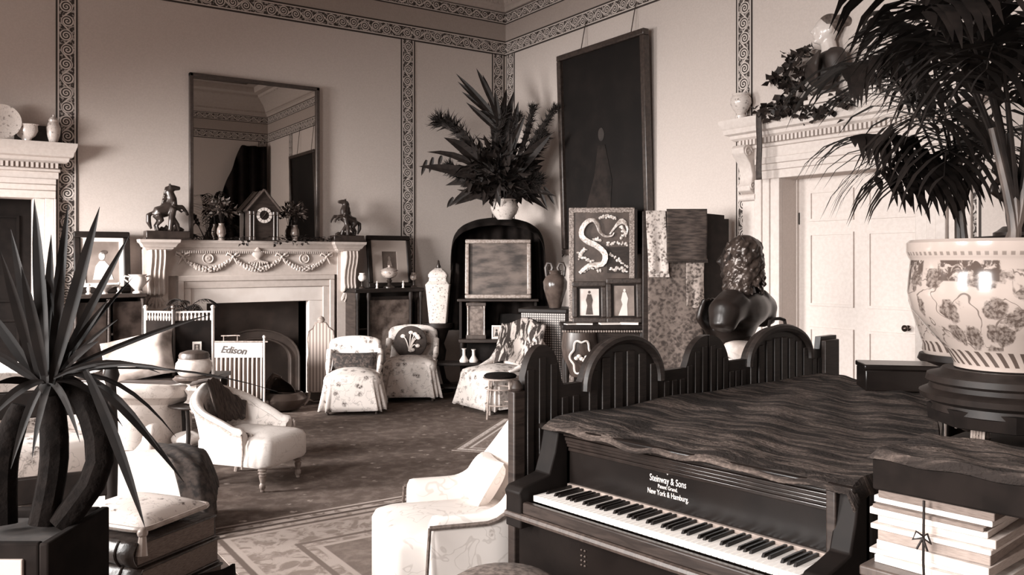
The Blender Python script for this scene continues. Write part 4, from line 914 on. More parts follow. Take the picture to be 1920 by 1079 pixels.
pb = thing('plinth', 'pale stepped stone plinth on the doorcase under the white-faced bust', 'plinth', (XB-.125, onB(1553, .12), zcB), RB)
MB().bx(-.17, -.11, 0, .17, .11, .04).build('lower_step', m_paint, pb, bevel=.006); MB().bx(-.14, -.09, .04, .14, .09, .075).build('upper_step', m_paint, pb, bevel=.006)
bust('draped_bust', 'white-faced bust with dark hair and drapery looking left above the doorcase', (XB-.125, onB(1552, .12), zcB+.075), RC-math.radians(97), 1.14, m_porc, mat('dark_bust_hair', 50, 90, 20, .6), mat('dark_bust_drapery', 10, 30, 12, .6), False)
# vase and greenery on the doorcase
q = PB(1389, 222, .12); pot('small_vase', 'small white figured vase at the left end of the right doorcase', (q.x, q.y, zcB), [(.05, 0), (.055, .03), (.04, .05), (.07, .09), (.10, .15), (.095, .20), (.075, .225), (.085, .24), (.06, .235), (.002, .2)], m_porcp, 'vase')
iv = MB(); r_ = random.Random(21)
for (u, v, n_, su, sv_) in ((1490, 205, 170, 55, 12), (1450, 210, 50, 30, 10), (1500, 150, 26, 12, 25), (1465, 140, 24, 12, 22), (1450, 150, 16, 8, 8), (1520, 95, 12, 14, 5), (1490, 110, 22, 20, 8), (1580, 190, 80, 30, 10), (1480, 180, 30, 20, 20), (1530, 215, 30, 30, 6)):
    for _ in range(n_): leaf_quad(iv, PB(u+r_.gauss(0, su*.5), v+r_.gauss(0, sv_*.6), r_.uniform(.06, .24)), rdir(r_, -.7, .6), rdir(r_), .085, .075)
for pth in (((1560, 200), (1500, 190), (1470, 150), (1450, 148)), ((1540, 200), (1500, 150), (1490, 112), (1520, 95)), ((1560, 205), (1480, 205), (1420, 208))): iv.tube(spline([PB(u, v, .15) for u, v in pth], 12), .006, 5)
tag(iv.build('ivy_trail', m_ivy), 'dark ivy climbing and trailing along the top of the right doorcase', 'ivy', kind='stuff')
for i, (u, dz_, lb) in enumerate(((1640, .14, 'white flower head cluster right of the draped bust'), (1672, .12, 'second white flower cluster farthest right on the doorcase'))):
    c_ = PB(u, 200, .14); t = thing('flower_pot', ('pot of '+lb), 'flowers', (c_.x, c_.y, zcB), 0)
    MB().lathe([(.05, 0), (.06, .04), (.075, .1), (.06, .1)], 14).build('pot', m_porc, t); mb = MB(); bush(mb, (0, 0, .22), (.14, .12, .11), 120, .06, .05, 30+i); mb.build('blossom', mat('white_petals', 225, 245, 30, .8), t, kind='stuff'); mb = MB(); bush(mb, (0, 0, .16), (.16, .12, .09), 70, .09, .05, 40+i); mb.build('foliage', m_leaf, t, kind='stuff')
rb = MB().grid(lambda a, b: (-.03+.06*a, -.225+.12*min(1, max(0, (.62-b)*8))*0-.005*math.sin(b*9), -.62*(1-b)), 4, 20)
tag(rb.build('ribbon', mat('dark_ribbon', 16, 40, 40, .7), None, (XB, onB(1424, .22), zcB+.01), (0, 0, RB), solid=.008), 'dark ribbon hanging down over the left end of the right doorcase', 'ribbon')
# ------------------------------------------------------------------ grand piano (local x along the keyboard, y towards the tail)
PL = W(.08, 3.16); PRZ = -TH-math.radians(48.05)
pn = thing('grand_piano', 'black grand piano with open keyboard under a figured cover', 'piano', (PL.x, PL.y, 0), PRZ)
m_pblk = mat('black_piano_lacquer', -45, -32, 5, .25, spec=.3); m_pmold = mat('piano_moulding', -20, 0, 20, .2)
PO = [(-.1, .12), (-.1, 2.0), (-.04, 2.1), (.1, 2.14), (.42, 2.14), (.56, 2.08), (.68, 1.92), (.80, 1.7), (.91, 1.45), (1.0, 1.22), (1.08, 1.0), (1.14, .84), (1.18, .7), (1.18, .12)]
def slab(poly, z0, z1):
    n = len(poly); return MB().add([(x, y, z0) for x, y in poly]+[(x, y, z1) for x, y in poly], [tuple(range(n))[::-1], tuple(range(n, 2*n))]+[(i, (i+1) % n, (i+1) % n+n, i+n) for i in range(n)])
slab([(x, y+.105 if y < .2 else y) for x, y in PO], .5, .94).build('case', m_pblk, pn, bevel=.006, ang=30)
slab(PO, .94, .965).build('lid', m_pblk, pn, bevel=.008, ang=30)
# fallboard and mouldings
MB().bx(0.0, .195, .70, 1.10, .22, .88).build('fallboard', m_pblk, pn)
for z, y, r in ((.868, .185, .007), (.884, .178, .006), (.897, .172, .006), (.911, .166, .007), (.928, .158, .005)):
    MB().bx(0.0, y, z-r, 1.10, .22, z+r).build('fallboard_moulding', m_pmold, pn, bevel=.003)
MB().bx(0.0, .182, .70, 1.10, .2, .735).build('felt_strip', mat('grey_felt', 110, 130, 40, .9), pn)
for x0, x1, y0 in ((-.10, -.015, -.05), (1.115, 1.18, -.05)):
    MB().prism([(y0, .60), (.2, .60), (.2, .95), (.15, .95), (.13, .86), (.10, .78), (.03, .765), (y0+.01, .755), (y0-.008, .735), (y0, .71)], -x1, -x0, Rz(PI/2)).build('arm', mat('dull_black_wood', -45, -30, 8, .6, spec=.12), pn, bevel=.006)
MB().bx(1.095, .12, .72, 1.125, .2, .945).build('cheek_column', m_mahog, pn, bevel=.005); MB().bx(1.085, .10, .705, 1.13, .13, .722).build('column_foot', m_porc, pn, bevel=.003)
MB().bx(-.02, -.04, .655, 1.12, -.012, .70).build('key_slip', m_mahog, pn, bevel=.006)
MB().tube([(-.1, -.045, .645), (1.18, -.045, .645)], .014, 8).build('keybed_moulding', m_walnut, pn)
MB().bx(-.1, -.03, .62, 1.18, .22, .66).build('keybed', m_mahog, pn, bevel=.008)
MB().bx(-.1, .02, .12, 1.18, .06, .62).build('lower_panel', m_pblk, pn)
mb = MB()
for z in (.573, .553, .536, .52):
    for x in (.232, .248): mb.ball((x, .016, z), (.0045, .004, .004), 6, 4)
mb.build('escutcheon', m_brass, pn, kind='stuff')
m_ivory = mat('ivory', 226, 218, 20, .3)
pitch = 1.08/52
wk = MB().bx(0, 0, .70, pitch-.0012, .18, .722); wk0 = wk.build('white_key', m_ivory, pn, (0, 0, 0), bevel=.0018)
for i in range(1, 52): c = wk0.copy(); COL.objects.link(c); c.location.x = i*pitch
bk0 = MB().add([(0, .048, .72), (.011, .048, .72), (.011, .18, .72), (0, .18, .72), (.0015, .056, .733), (.0095, .056, .733), (.0095, .18, .733), (.0015, .18, .733)], [(0, 3, 2, 1), (4, 5, 6, 7), (0, 1, 5, 4), (1, 2, 6, 5), (2, 3, 7, 6), (3, 0, 4, 7)]).build('black_key', m_pblk, pn, None, bevel=.001)
first = True
for i in range(51):
    if (i % 7) in (0, 2, 3, 5, 6):      # A0 start: A# | C# D# | F# G#
        o = bk0 if first else bk0.copy()
        if not first: COL.objects.link(o)
        first = False; o.location.x = (i+1)*pitch-.0055
m_letter = mat('gilt_lettering', 205, 215, 30, .5)
for body, sz, z, sx in (('Steinway & Sons', .034, .823, .70), ('Patent Grand.', .019, .803, .8), ('New York & Hamburg.', .027, .777, .70)):
    text('maker_lettering', body, sz, m_letter, pn, (.475, .1938, z), (PI/2, 0, 0), 0, .0006, sx)
mb = MB()
for s in (-1, 1): mb.tube([(.475+s*.004, .1932, .86), (.475+s*.012, .1932, .868), (.475+s*.008, .1932, .876), (.475, .1932, .866), (.475-s*.006, .1932, .876)], .0018, 5)
mb.tube([(.475, .1932, .856), (.475, .1932, .882)], .002, 5); mb.build('lyre_emblem', m_letter, pn)
MB().tube([(.42, .115, .937), (.44, .11, .945), (.47, .112, .942)], .004, 5).build('lock_catch', m_brass, pn)
for x, y in ((.0, .3), (1.08, .3), (.3, 1.95)):
    MB().lathe([(.03, 0), (.05, .03), (.035, .06), (.05, .2), (.075, .42), (.06, .45), (.08, .5)], 14, (x, y, 0)).build('leg', m_pblk, pn)
# cover cloth
def cover(a, b):
    y = .10+2.06*b
    xr = 1.19 if y < .72 else 1.19-.62*((y-.72)/1.42)**1.08
    x = lerp(-.06, xr, a); e = min(a, 1-a, b*1.4, (1-b))
    z = .978+.006*math.sin(a*13+b*5)+.005*math.sin(b*21-a*4)+.003*math.sin(a*31+b*17)
    if b < .03: z -= .028*(1-b/.03)+.004*math.sin(a*40)
    if a > .985: z -= .05
    return (x, y, z)
mb = MB().grid(cover, 60, 50)
m_cov = NT('figured_silk_cover'); co = m_cov.co((1, 5, 1), (0, 0, .5)); f = m_cov.step(m_cov.noise(co, 3.0, 6, .65, 1.0), .42, .62); co2 = m_cov.co(); g_ = m_cov.step(m_cov.noise(co2, 70, 3), .4, .65)
m_cov.bump(m_cov.mth('ADD', f, m_cov.mth('MULTIPLY', g_, .3)), .5, .02); m_cov = m_cov.fin(m_cov.mix(m_cov.mth('MULTIPLY', f, m_cov.mth('ADD', m_cov.mth('MULTIPLY', g_, .5), .5)), sep(-12), sep(84)), .9, spec=.2)
cv = mb.build('piano_cover', m_cov, None, (PL.x, PL.y, 0), (0, 0, PRZ), solid=.006); tag(cv, 'dark streaked silk cover with rough edges spread over the piano lid', 'cloth')
def PN(x, y, z=0.0): return PL+Rz(PRZ).to_3x3() @ Vector((x, y, 0))+Vector((0, 0, z))

# ------------------------------------------------------------------ arched screen along the bass side
ss = thing('arched_screen', 'dark wooden screen with arched slatted panels along the far side of the piano', 'screen', tuple(PN(0, .045)), PRZ)
m_scr = mat('dark_screen_wood', -30, -6, 6, .4, 'wood', stretch=(1, 1, 10)); m_scr2 = mat('screen_slat', -20, 14, 9, .5, 'wood', stretch=(1, 1, 10))
def topz(s):
    z = 1.09
    for c, hw, zt in ((.15, .11, 1.262), (.65, .27, 1.265), (1.285, .18, 1.235), (1.95, .335, 1.245)):
        d = abs(s-c)/hw
        if d < 1: z = max(z, 1.05+(zt-1.05)*math.sqrt(max(0, 1-d**2.2)))
    if s > 2.38: z = 1.16
    return z
for s0, s1 in ((.05, 1.28), (1.29, 2.58)):
    pts = [(s0, 0.02)]+[(s0+(s1-s0)*i/90, topz(s0+(s1-s0)*i/90)) for i in range(91)]+[(s1, .02)]
    Mx = Rz(PI/2)
    MB().prism(pts, .15, .185, Mx).build('screen_leaf', m_scr, ss, ang=25)
def edge_band(c, hw, zt, w):
    P_ = [(-.145, c+hw*math.cos(PI*i/24), 1.05+(zt-1.05)*math.sin(PI*i/24)**.9-.0) for i in range(25)]
    MB().tube(P_, w, 8).build('arch_moulding', m_scr2, ss)
for c, hw, zt in ((.65, .25, 1.255), (1.95, .315, 1.235)):
    edge_band(c, hw, zt, .022)
    n_ = int(hw*2/.072)
    for i in range(n_):
        s = c-hw+.045+i*(2*hw-.09)/(n_-1); top = 1.05+(zt-1.07)*math.sin(math.acos(max(-1, min(1, (s-c)/hw))))**.9-.03
        MB().bx(-.152, s-.026, .6, -.143, s+.026, top).build('slat', m_scr2, ss, bevel=.004)
for a, b in ((.06, .36), (.93, 1.27), (1.3, 1.61), (2.3, 2.57)):
    n_ = int((b-a)/.05)
    for i in range(n_):
        s = a+.02+i*(b-a-.04)/(n_-1); MB().bx(-.151, s-.018, .5, -.145, s+.018, topz(s)-.05).build('slat', m_scr, ss, bevel=.003)
MB().bx(-.185, -.01, 0, -.145, .05, 1.09).build('end_post', m_mahog, ss, bevel=.006)
MB().lathe([(.022, 1.09), (.026, 1.10), (.018, 1.12), (.01, 1.13)], 12, (-.165, .02, 0)).build('post_cap', m_mahog, ss)
MB().bx(-.19, 2.40, 0, -.12, 2.56, 1.14).build('end_post', m_mahog, ss, bevel=.006)
MB().tube([(-.165, 1.86, 1.245), (-.165, 1.87, 1.275), (-.165, 1.92, 1.285), (-.165, 1.97, 1.285), (-.165, 2.02, 1.275), (-.165, 2.03, 1.245)], .009, 6).build('handle', m_ebony, ss)

# ------------------------------------------------------------------ jardinieres and palms
m_jar = NT('flowered_jardiniere'); co = m_jar.co(); x, y, z = m_jar.sepxyz(co)[:3]
an = m_jar.mth('ARCTAN2', y, x)
cmb = m_jar.n('ShaderNodeCombineXYZ'); m_jar.put(cmb.inputs[0], m_jar.mth('MULTIPLY', an, .30)); m_jar.put(cmb.inputs[1], z); pc = cmb.outputs[0]
bl = m_jar.mth('ADD', m_jar.vor(pc, 11.5, rnd=.85), m_jar.mth('MULTIPLY', m_jar.noise(pc, 36, 3), .5)); fl = m_jar.step(bl, .74, .64)
inn = m_jar.step(m_jar.noise(pc, 75, 3), .38, .62); fl = m_jar.mth('MULTIPLY', fl, m_jar.mth('ADD', m_jar.mth('MULTIPLY', inn, .5), .5))
vin = m_jar.step(m_jar.mth('ABSOLUTE', m_jar.mth('SUBTRACT', m_jar.noise(pc, 8, 2, .5, .8), .5)), .016, .006)
pat = m_jar.mth('MULTIPLY', m_jar.mth('MAXIMUM', fl, m_jar.mth('MULTIPLY', vin, .8)), m_jar.mth('MULTIPLY', m_jar.step(z, .07, .08), m_jar.step(z, .345, .34)))
bandm = m_jar.mth('MULTIPLY', m_jar.step(z, .30, .305), m_jar.step(z, .372, .368)); bandp = m_jar.mth('MULTIPLY', bandm, m_jar.step(m_jar.noise(pc, 30, 4, .6, 1.0), .40, .52))
gap = m_jar.step(m_jar.mth('SINE', m_jar.mth('MULTIPLY', an, 7)), -.75, -.6); bandp = m_jar.mth('MULTIPLY', bandp, gap)
foot = m_jar.mth('MULTIPLY', m_jar.mth('MULTIPLY', m_jar.step(z, .018, .02), m_jar.step(z, .07, .068)), m_jar.step(m_jar.mth('SINE', m_jar.mth('MULTIPLY', m_jar.mth('ADD', an, m_jar.mth('MULTIPLY', z, 3.0)), 34)), .0, .3))
rim = m_jar.mth('MULTIPLY', m_jar.mth('MULTIPLY', m_jar.step(z, .385, .388), m_jar.step(z, .40, .397)), m_jar.step(m_jar.mth('SINE', m_jar.mth('MULTIPLY', an, 80)), -.2, .2))
pat = m_jar.mth('MAXIMUM', m_jar.mth('MAXIMUM', pat, bandp), m_jar.mth('MAXIMUM', foot, m_jar.mth('MULTIPLY', rim, .6)))
m_jar = m_jar.fin(m_jar.mix(pat, sep(146), sep(58)), .14)
m_soil = mat('dark_soil', -10, 10, 30, .95)
JX, JY = 1.28, 1.0; jp = PN(JX, JY); zs = 1.235
pt_ = thing('plant_table', 'dark square table beside the piano carrying the jardiniere stand', 'table', tuple(PN(JX, JY)), PRZ)
MB().bx(-.16, -.16, .95, .16, .16, .985).build('table_top', m_ebony, pt_, bevel=.008)
for x in (-.13, .13):
    for y in (-.13, .13): turned_leg(MB(), x, y, .95, 0, .03).build('leg', m_ebony, pt_)
st = thing('jardiniere_stand', 'dark round stand with scroll feet under the large flowered jardiniere on the piano', 'stand', (jp.x, jp.y, .985), RC)
MB().lathe([(.22, .10), (.23, .105), (.225, .13), (.26, .145), (.265, .165), (.235, .18), (.23, .195), (.245, .205), (.24, .225), (.2, .235), (.19, .248)], 32).build('turned_top', m_ebony, st)
MB().lathe([(.215, .06), (.235, .065), (.24, .12), (.215, .125)], 8, ph=PI/8).build('frieze_band', m_velvet, st)
for i in range(4):
    a = i*PI/2+PI/4-.25; c_, s_ = math.cos(a), math.sin(a)
    MB().tube([(c_*.16, s_*.16, .10), (c_*.13, s_*.13, .06), (c_*.135, s_*.135, .03), (c_*.14, s_*.14, .02)], [.03, .024, .028, .02], 10).build('scroll_foot', m_mahog, st)
    rg_ = MB()
    for j in range(5): rg_.tube([(c_*.155-s_*(-.02+.01*j), s_*.155+c_*(-.02+.01*j), .075), (c_*.16-s_*(-.02+.01*j), s_*.16+c_*(-.02+.01*j), .02)], .004, 5)
    rg_.build('reeding', m_gilt, st)
prof1 = [(.14, 0), (.155, .005), (.155, .02), (.175, .06), (.235, .13), (.29, .20), (.302, .26), (.298, .31), (.292, .37), (.298, .38), (.305, .40), (.305, .43), (.295, .44), (.275, .435), (.27, .38), (.002, .37)]
pot('jardiniere', 'large pale flowered china jardiniere on the piano holding a palm', (jp.x, jp.y, .985+.248), prof1, m_jar, 'jardiniere', 56)
t2 = 4.35; q = U(1808, t2); zb2 = Zv(664, t2)
pe = thing('pedestal', 'dark turned pedestal behind the piano tail under the second jardiniere', 'pedestal', (q.x, q.y, 0), RC)
MB().lathe([(.24, 0), (.24, .05), (.18, .1), (.09, .16), (.08, zb2-.25), (.12, zb2-.16), (.2, zb2-.1), (.215, zb2-.08), (.2, zb2-.05), (.22, zb2-.03), (.21, zb2)], 28).build('turned_pedestal', m_ebony, pe)
prof2 = [(.19, 0), (.20, .02), (.195, .05), (.23, .16), (.262, .27), (.262, .33), (.23, .42), (.17, .50), (.16, .54), (.18, .56), (.15, .555), (.14, .5), (.002, .48)]
pot('jardiniere', 'second flowered china jardiniere half hidden behind the large one', (q.x, q.y, zb2), prof2, m_jar, 'jardiniere', 40)
# palms
m_palm = mat('dark_palm_frond', -45, -18, 14, .55, spec=.2); m_stalk = mat('palm_stalk', 0, 80, 16, .5, stretch=(1, 1, .2))
def frond(parent, base, tip, rise, nl, ll, seed, m=m_palm, lw=.042, start=.3, droop=.9, sr=.008):
    """pinnate palm leaf: bent stalk with two rows of long narrow leaflets"""
    r_ = random.Random(seed); base, tip = Vector(base), Vector(tip); mid = base*.45+tip*.55+Vector((0, 0, rise)); mb = MB(); n = 14
    P_ = [base*(1-f)**2+mid*2*f*(1-f)+tip*f*f for f in [i/(n-1) for i in range(n)]]
    mb.tube(P_, [sr*(1-.8*i/(n-1)) for i in range(n)], 5)
    side0 = (tip-base).cross(Vector((0, 0, 1))); side0 = side0.normalized() if side0.length > .05 else Vector((1, 0, 0))
    for i in range(nl):
        f = start+(1-start)*i/(nl-1); p = base*(1-f)**2+mid*2*f*(1-f)+tip*f*f; d = ((mid-base)*(1-f)+(tip-mid)*f).normalized()
        L = ll*(math.sin(PI*min(.98, (f-start)/(1-start)*.82+.16))**.6)*r_.uniform(.85, 1.12)
        for s in (-1, 1):
            sd = (side0*s*.85+d*.75+Vector((0, 0, r_.uniform(-.1, .12)))).normalized(); q = [p]; dd = sd.copy()
            for j in range(4): dd = (dd+Vector((0, 0, -droop*.22*(j+.6)))).normalized(); q.append(q[-1]+dd*L/4)
            nrm = dd.cross(d); wv = d if abs(dd.dot(d)) < .9 else side0
            up = sd.cross(Vector((0, 0, 1))); up = up.normalized() if up.length > .1 else wv
            ws = [.35, 1, .95, .6, .04]; vs_ = []
            for pp, w_ in zip(q, ws): vs_ += [pp+up*lw*w_/2, pp-up*lw*w_/2]
            mb.add(vs_, [(2*j, 2*j+1, 2*j+3, 2*j+2) for j in range(4)])
    return mb.build('frond', m, parent)
def palm(name, label, root, t0, stems, fronds):
    t = thing(name, label, 'plant', tuple(root), 0)
    MB().lathe([(.0, -.02), (.13, -.015), (.12, .01), (.002, .015)], 16).build('soil', m_soil, t)
    rel = lambda u, v, dt=0.0: PC(u, v, t0+dt)-root
    heads = []
    for i, pts in enumerate(stems): 
        P_ = spline([Vector((0, 0, -.01))+Vector((.02*math.cos(i*2), .02*math.sin(i*2), 0))]+[rel(*a) for a in pts], 10); MB().tube(P_, [.024*(1-.5*j/9) for j in range(10)], 8).build('stem', m_stalk, t)
    for i, (b, e, dt, rise, ll, nl) in enumerate(fronds): frond(t, rel(*b), rel(*e, dt), rise, nl, ll, i+7)
    return t
root2 = Vector((q.x, q.y, zb2+.50))
palm('potted_palm', 'dark feathery palm with arching fronds in the second jardiniere', root2, t2, [[(1797, 380), (1770, 300)], [(1800, 380), (1835, 300)], [(1800, 370), (1800, 280)], [(1792, 400), (1745, 330)]],
    [((1790, 400), (1600, 255), -.3, .25, 0.53, 14), ((1792, 400), (1585, 130), -.2, .55, 0.61, 17), ((1795, 390), (1655, 40), .1, .35, 0.59, 15), ((1800, 380), (1790, 20), .2, .1, 0.55, 14), ((1798, 400), (1640, 330), -.5, .35, 0.53, 14), ((1800, 390), (1720, 10), -.4, .25, 0.59, 15),
     ((1805, 390), (1880, 60), -.2, .2, 0.55, 14), ((1790, 410), (1690, 360), -.7, .4, 0.47, 12), ((1805, 400), (1890, 250), .3, .3, 0.48, 12), ((1795, 390), (1690, 160), .4, .4, 0.55, 14), ((1800, 400), (1770, 330), -.9, .6, 0.48, 12), ((1800, 400), (1850, 330), -.6, .45, 0.48, 12), ((1795, 395), (1740, 230), -.8, .4, 0.53, 14)])
t3 = (jp-Vector((0, 0, 0))).dot(W(0, 1)); root3 = Vector((jp.x, jp.y, .985+.248+.36))
palm('potted_palm', 'dark palm with long upright stalks in the large jardiniere on the piano', root3, t3, [[(1905, 420), (1890, 250)], [(1912, 400), (1925, 230)], [(1900, 420), (1860, 240)]],
    [((1905, 380), (1640, -60), .1, .35, 0.48, 17), ((1905, 380), (1760, -160), -.1, .2, 0.48, 17), ((1905, 380), (1850, -140), .1, .1, 0.46, 15), ((1908, 380), (1960, -100), 0, .1, 0.46, 14), ((1905, 390), (1735, 20), -.3, .45, 0.46, 14), ((1905, 390), (1700, 90), .4, .5, 0.48, 15),
     ((1908, 390), (1850, 130), -.4, .5, 0.47, 12), ((1908, 390), (1990, 120), -.1, .4, 0.48, 12), ((1906, 390), (1800, 60), .5, .4, 0.46, 14)])
# bronze figure behind the jardiniere
tf_ = 4.8; q = U(1910, tf_); zf_ = Zv(443, tf_)
fg = thing('bronze_figure', 'dark bronze figure with a bent arm behind the large jardiniere', 'statue', (q.x, q.y, zf_), RC)
kf = tf_/F
g = MB(); fx_ = lambda u, v, y=0.0: ((u-1908)*kf, y, (443-v)*kf)
g.tube([fx_(1900, 425), fx_(1898, 390), fx_(1892, 360), fx_(1895, 335)], [.04, .045, .055, .05], 10); g.tube([fx_(1912, 425), fx_(1915, 390), fx_(1905, 365)], [.035, .045, .05], 10)
g.tube([fx_(1880, 330), fx_(1860, 350), fx_(1857, 358), fx_(1880, 375)], [.022, .02, .02, .018], 8); g.tube([fx_(1880, 330), fx_(1862, 320), fx_(1868, 305)], [.026, .022, .02], 8)
g.ball(fx_(1888, 308), (.035, .04, .05), 10, 8); g.tube([fx_(1905, 335), fx_(1925, 360), fx_(1930, 390)], [.03, .022, .018], 8); g.ball(fx_(1893, 340), (.06, .045, .05), 12, 8)
g.build('standing_figure', m_bronze, fg, remesh=.009, smoothit=3)
MB().lathe([(.13, 0), (.13, .02), (.11, .03), (.08, .055), (.002, .06)], 20).build('rocky_base', m_bronze, fg)
pe = thing('pedestal', 'tall dark pedestal under the bronze figure behind the jardiniere', 'pedestal', (q.x, q.y, 0), RC)
MB().bx(-.17, -.17, 0, .17, .17, .1).bx(-.13, -.13, .1, .13, .13, zf_-.05).bx(-.17, -.17, zf_-.05, .17, .17, zf_).build('shaft', m_ebony, pe, bevel=.006)
# black box on the piano tail
o = thing('music_case', 'flat black case lying on the tail of the piano', 'case', tuple(PN(.52, 1.90, .987)), PRZ+.65)
MB().bx(-.16, -.1, 0, .16, .1, .10).build('case_body', m_pblk, o, bevel=.006); MB().bx(-.165, -.105, .10, .165, .105, .125).build('case_lid', m_pblk, o, bevel=.006)
# pile of music on a stand right of the piano
MX = W(.86, 2.0)
wn = thing('music_stand', 'dark wooden whatnot holding the pile of music at the right of the piano', 'stand', (MX.x, MX.y, 0), PRZ)
MB().bx(-.02, -.04, .86, .40, .30, .885).build('shelf', m_walnut, wn, bevel=.005)
for x in (.0, .37):
    for y in (-.01, .27): MB().lathe([(.02, 0), (.026, .05), (.014, .1), (.02, .4), (.014, .7), (.024, .86)], 10, (x, y, 0)).build('post', m_walnut, wn)
MB().bx(-.01, -.03, .3, .39, .29, .32).build('lower_shelf', m_walnut, wn)
r_ = random.Random(9); z = .885; labs = ['bottom', 'second', 'third', 'fourth', 'fifth', 'sixth', 'seventh', 'eighth', 'ninth', 'top']
m_pap = [mat('music_paper_%d' % i, a, a-22, 40, .9, stretch=(1, 1, 18)) for i, a in enumerate((212, 198, 186, 130, 214, 168, 204, 100, 212, 92))]
for i in range(10):
    h = (.018, .012, .022, .026, .012, .02, .016, .01, .016, .018)[i]; dx, dy = r_.uniform(-.018, .012), r_.uniform(-.012, .01); a = r_.uniform(-.05, .05)
    mb = MB().bx(0, 0, 0, .25+r_.uniform(-.01, .015), .27, h)
    o = mb.build('sheet_music', m_pap[i], None, tuple(MX+Rz(PRZ).to_3x3() @ Vector((.0+dx, .01+dy, 0))+Vector((0, 0, z))), (0, 0, PRZ+a), bevel=.002)
    tag(o, '%s bundle of sheet music counted from below in the tied pile' % labs[i], 'sheet music', 'bundles in the pile of sheet music'); z += h+.0005
tie = MB().tube([(.125, -.03, z+.004), (.125, -.034, .93), (.125, -.03, .89)], .003, 5)
for s in (-1, 1): tie.tube([(.125, -.034, .985), (.125+s*.012, -.042, .995), (.125+s*.02, -.042, .975), (.125, -.036, .982)], .0025, 5); tie.tube([(.125, -.036, .982), (.125+s*.012, -.04, .955)], .0025, 5)
tag(tie.build('ribbon_tie', m_ebony, None, (MX.x, MX.y, 0), (0, 0, PRZ)), 'dark ribbon tied in a bow round the pile of music', 'ribbon')
bxm = thing('covered_box', 'dark box with a figured cloth lid lying on the pile of music', 'box', tuple(MX+Vector((0, 0, z+.002))), PRZ)
MB().bx(-.0, -.015, 0, .42, .29, .085).build('box_body', m_velvet, bxm, bevel=.006); mb = MB().grid(lambda a, b: (-.008+.44*a, -.02+.315*b, .092+.003*math.sin(a*17+b*9)-(.02 if min(a, b, 1-a, 1-b) < .01 else 0)), 24, 24); mb.build('cloth_lid', m_cov, bxm, solid=.005)
o = MB().lathe([(.16, .0), (.17, .02)], 12)
# ------------------------------------------------------------------ upholstered chairs
def tub_chair(name, label, loc, rz, w, d, zs, zb, za, z0, mo, mi, msq, roll=0.0, lean=.05, th=.08, yf=-.12, seat_out=.22, pip=None, legs=True, mleg=None, s0=.3, cat='chair', tuft=0, lin_=False):
    """low upholstered chair: back and arms are one swept shell; front is -y"""
    t = thing(name, label, cat, loc, rz); P_ = []; yb = d*.18
    for i in range(8): P_.append((-w/2, lerp(yf, yb, i/7), -1, 0))
    for i in range(1, 24): a = PI-PI*i/24; P_.append((w/2*math.cos(a), yb+(d*.5-yb)*math.sin(a), math.cos(a), math.sin(a)))
    for i in range(8): P_.append((w/2, lerp(yb, yf, i/7), 1, 0))
    n = len(P_); rg = []; edge = []; tops = []
    for i, (x, y, nx, ny) in enumerate(P_):
        f = 1-abs(2*i/(n-1)-1); g = max(0, min(1, (f-s0)/(1-s0))); g = g**.85 if lin_ else g*g*(3-2*g); h = lerp(za, zb, g); L = lean*(.35+.65*g)
        q = lambda o, z: (x+nx*o, y+ny*o, z)
        wv = tuft*.012*math.sin(i*2.1)
        rg.append([q(-.02, z0), q(-.005, lerp(z0, h, .35)), q(L*.7, lerp(z0, h, .8)), q(L+roll*.9, h-.045-roll*.5), q(L+roll+wv, h-.01), q(L-.01+roll*.5, h+.012+roll*.2), q(L-th*.6, h+.012), q(L-th, h-.03), q(L*.4-th, lerp(zs, h, .4)), q(-th, z0)])
        edge.append(q(L+roll*.9+.004, h-.03-roll*.5)); tops.append(q(L-th*.4, h+.014))
    MB().rings(rg).build('back_and_arms', mo, t, ang=60, subsurf=1)
    mb = MB(); soft_box(mb, w-.04, d*.5-yf+seat_out-.06, zs-z0, (0, (yf-seat_out+d*.5-.06)/2, z0), .05, .03); mb.build('seat', msq, t, ang=60)
    if mi:
        rg2 = [[(p[7][0]*.985, p[7][1]-.004, p[7][2]+.005), (p[8][0]*.975, p[8][1]-.004, p[8][2]), (p[9][0]*.97, p[9][1]-.004, zs)] for p in rg]
        mb = MB(); mb.rings(rg2, cap=False, closed=False); mb.build('inner_back', mi, t, ang=60)
    if pip:
        MB().tube(edge, .011, 6).build('piping', pip, t)
        for s in (0, -1): e = edge[s]; MB().tube([e, (e[0], e[1]-.012, lerp(z0, e[2], .5)), (e[0]*.98, e[1], z0)], .008, 6).build('front_piping', pip, t)
    if legs:
        for x in (-w/2+.07, w/2-.07):
            mb = MB(); turned_leg(mb, x, yf-seat_out+.07, z0, .02, .03); mb.lathe([(.002, 0), (.014, .004), (.014, .02), (.002, .026)], 8, (x, yf-seat_out+.07, 0)); mb.build('front_leg', mleg or m_walnut, t)
            MB().tube([(x, d*.35, z0), (x, d*.42, 0.0)], [.024, .016], 8).build('back_leg', mleg or m_walnut, t)
    return t
m_wleg = mat('pale_turned_wood', 120, 150, 20, .4); m_pip = mat('dark_piping', 60, 90, 60, .9)
m_white_ch = mat('white_damask', 168, 214, 13, .9, 'chintz', lo=.15, hi=.4)
q = U(463, 6.12)
tub_chair('slipper_chair', 'low white damask chair with curved back and a dark shawl, alone on the carpet', (q.x, q.y, .004), RC+math.radians(70), .56, .62, .37, .70, .43, .17, m_white_ch, m_chintz, m_white_ch, lean=.07, yf=-.19, seat_out=.17, mleg=m_wleg, s0=.1, lin_=True, pip=mat('pale_braid', 130, 170, 60, .9))
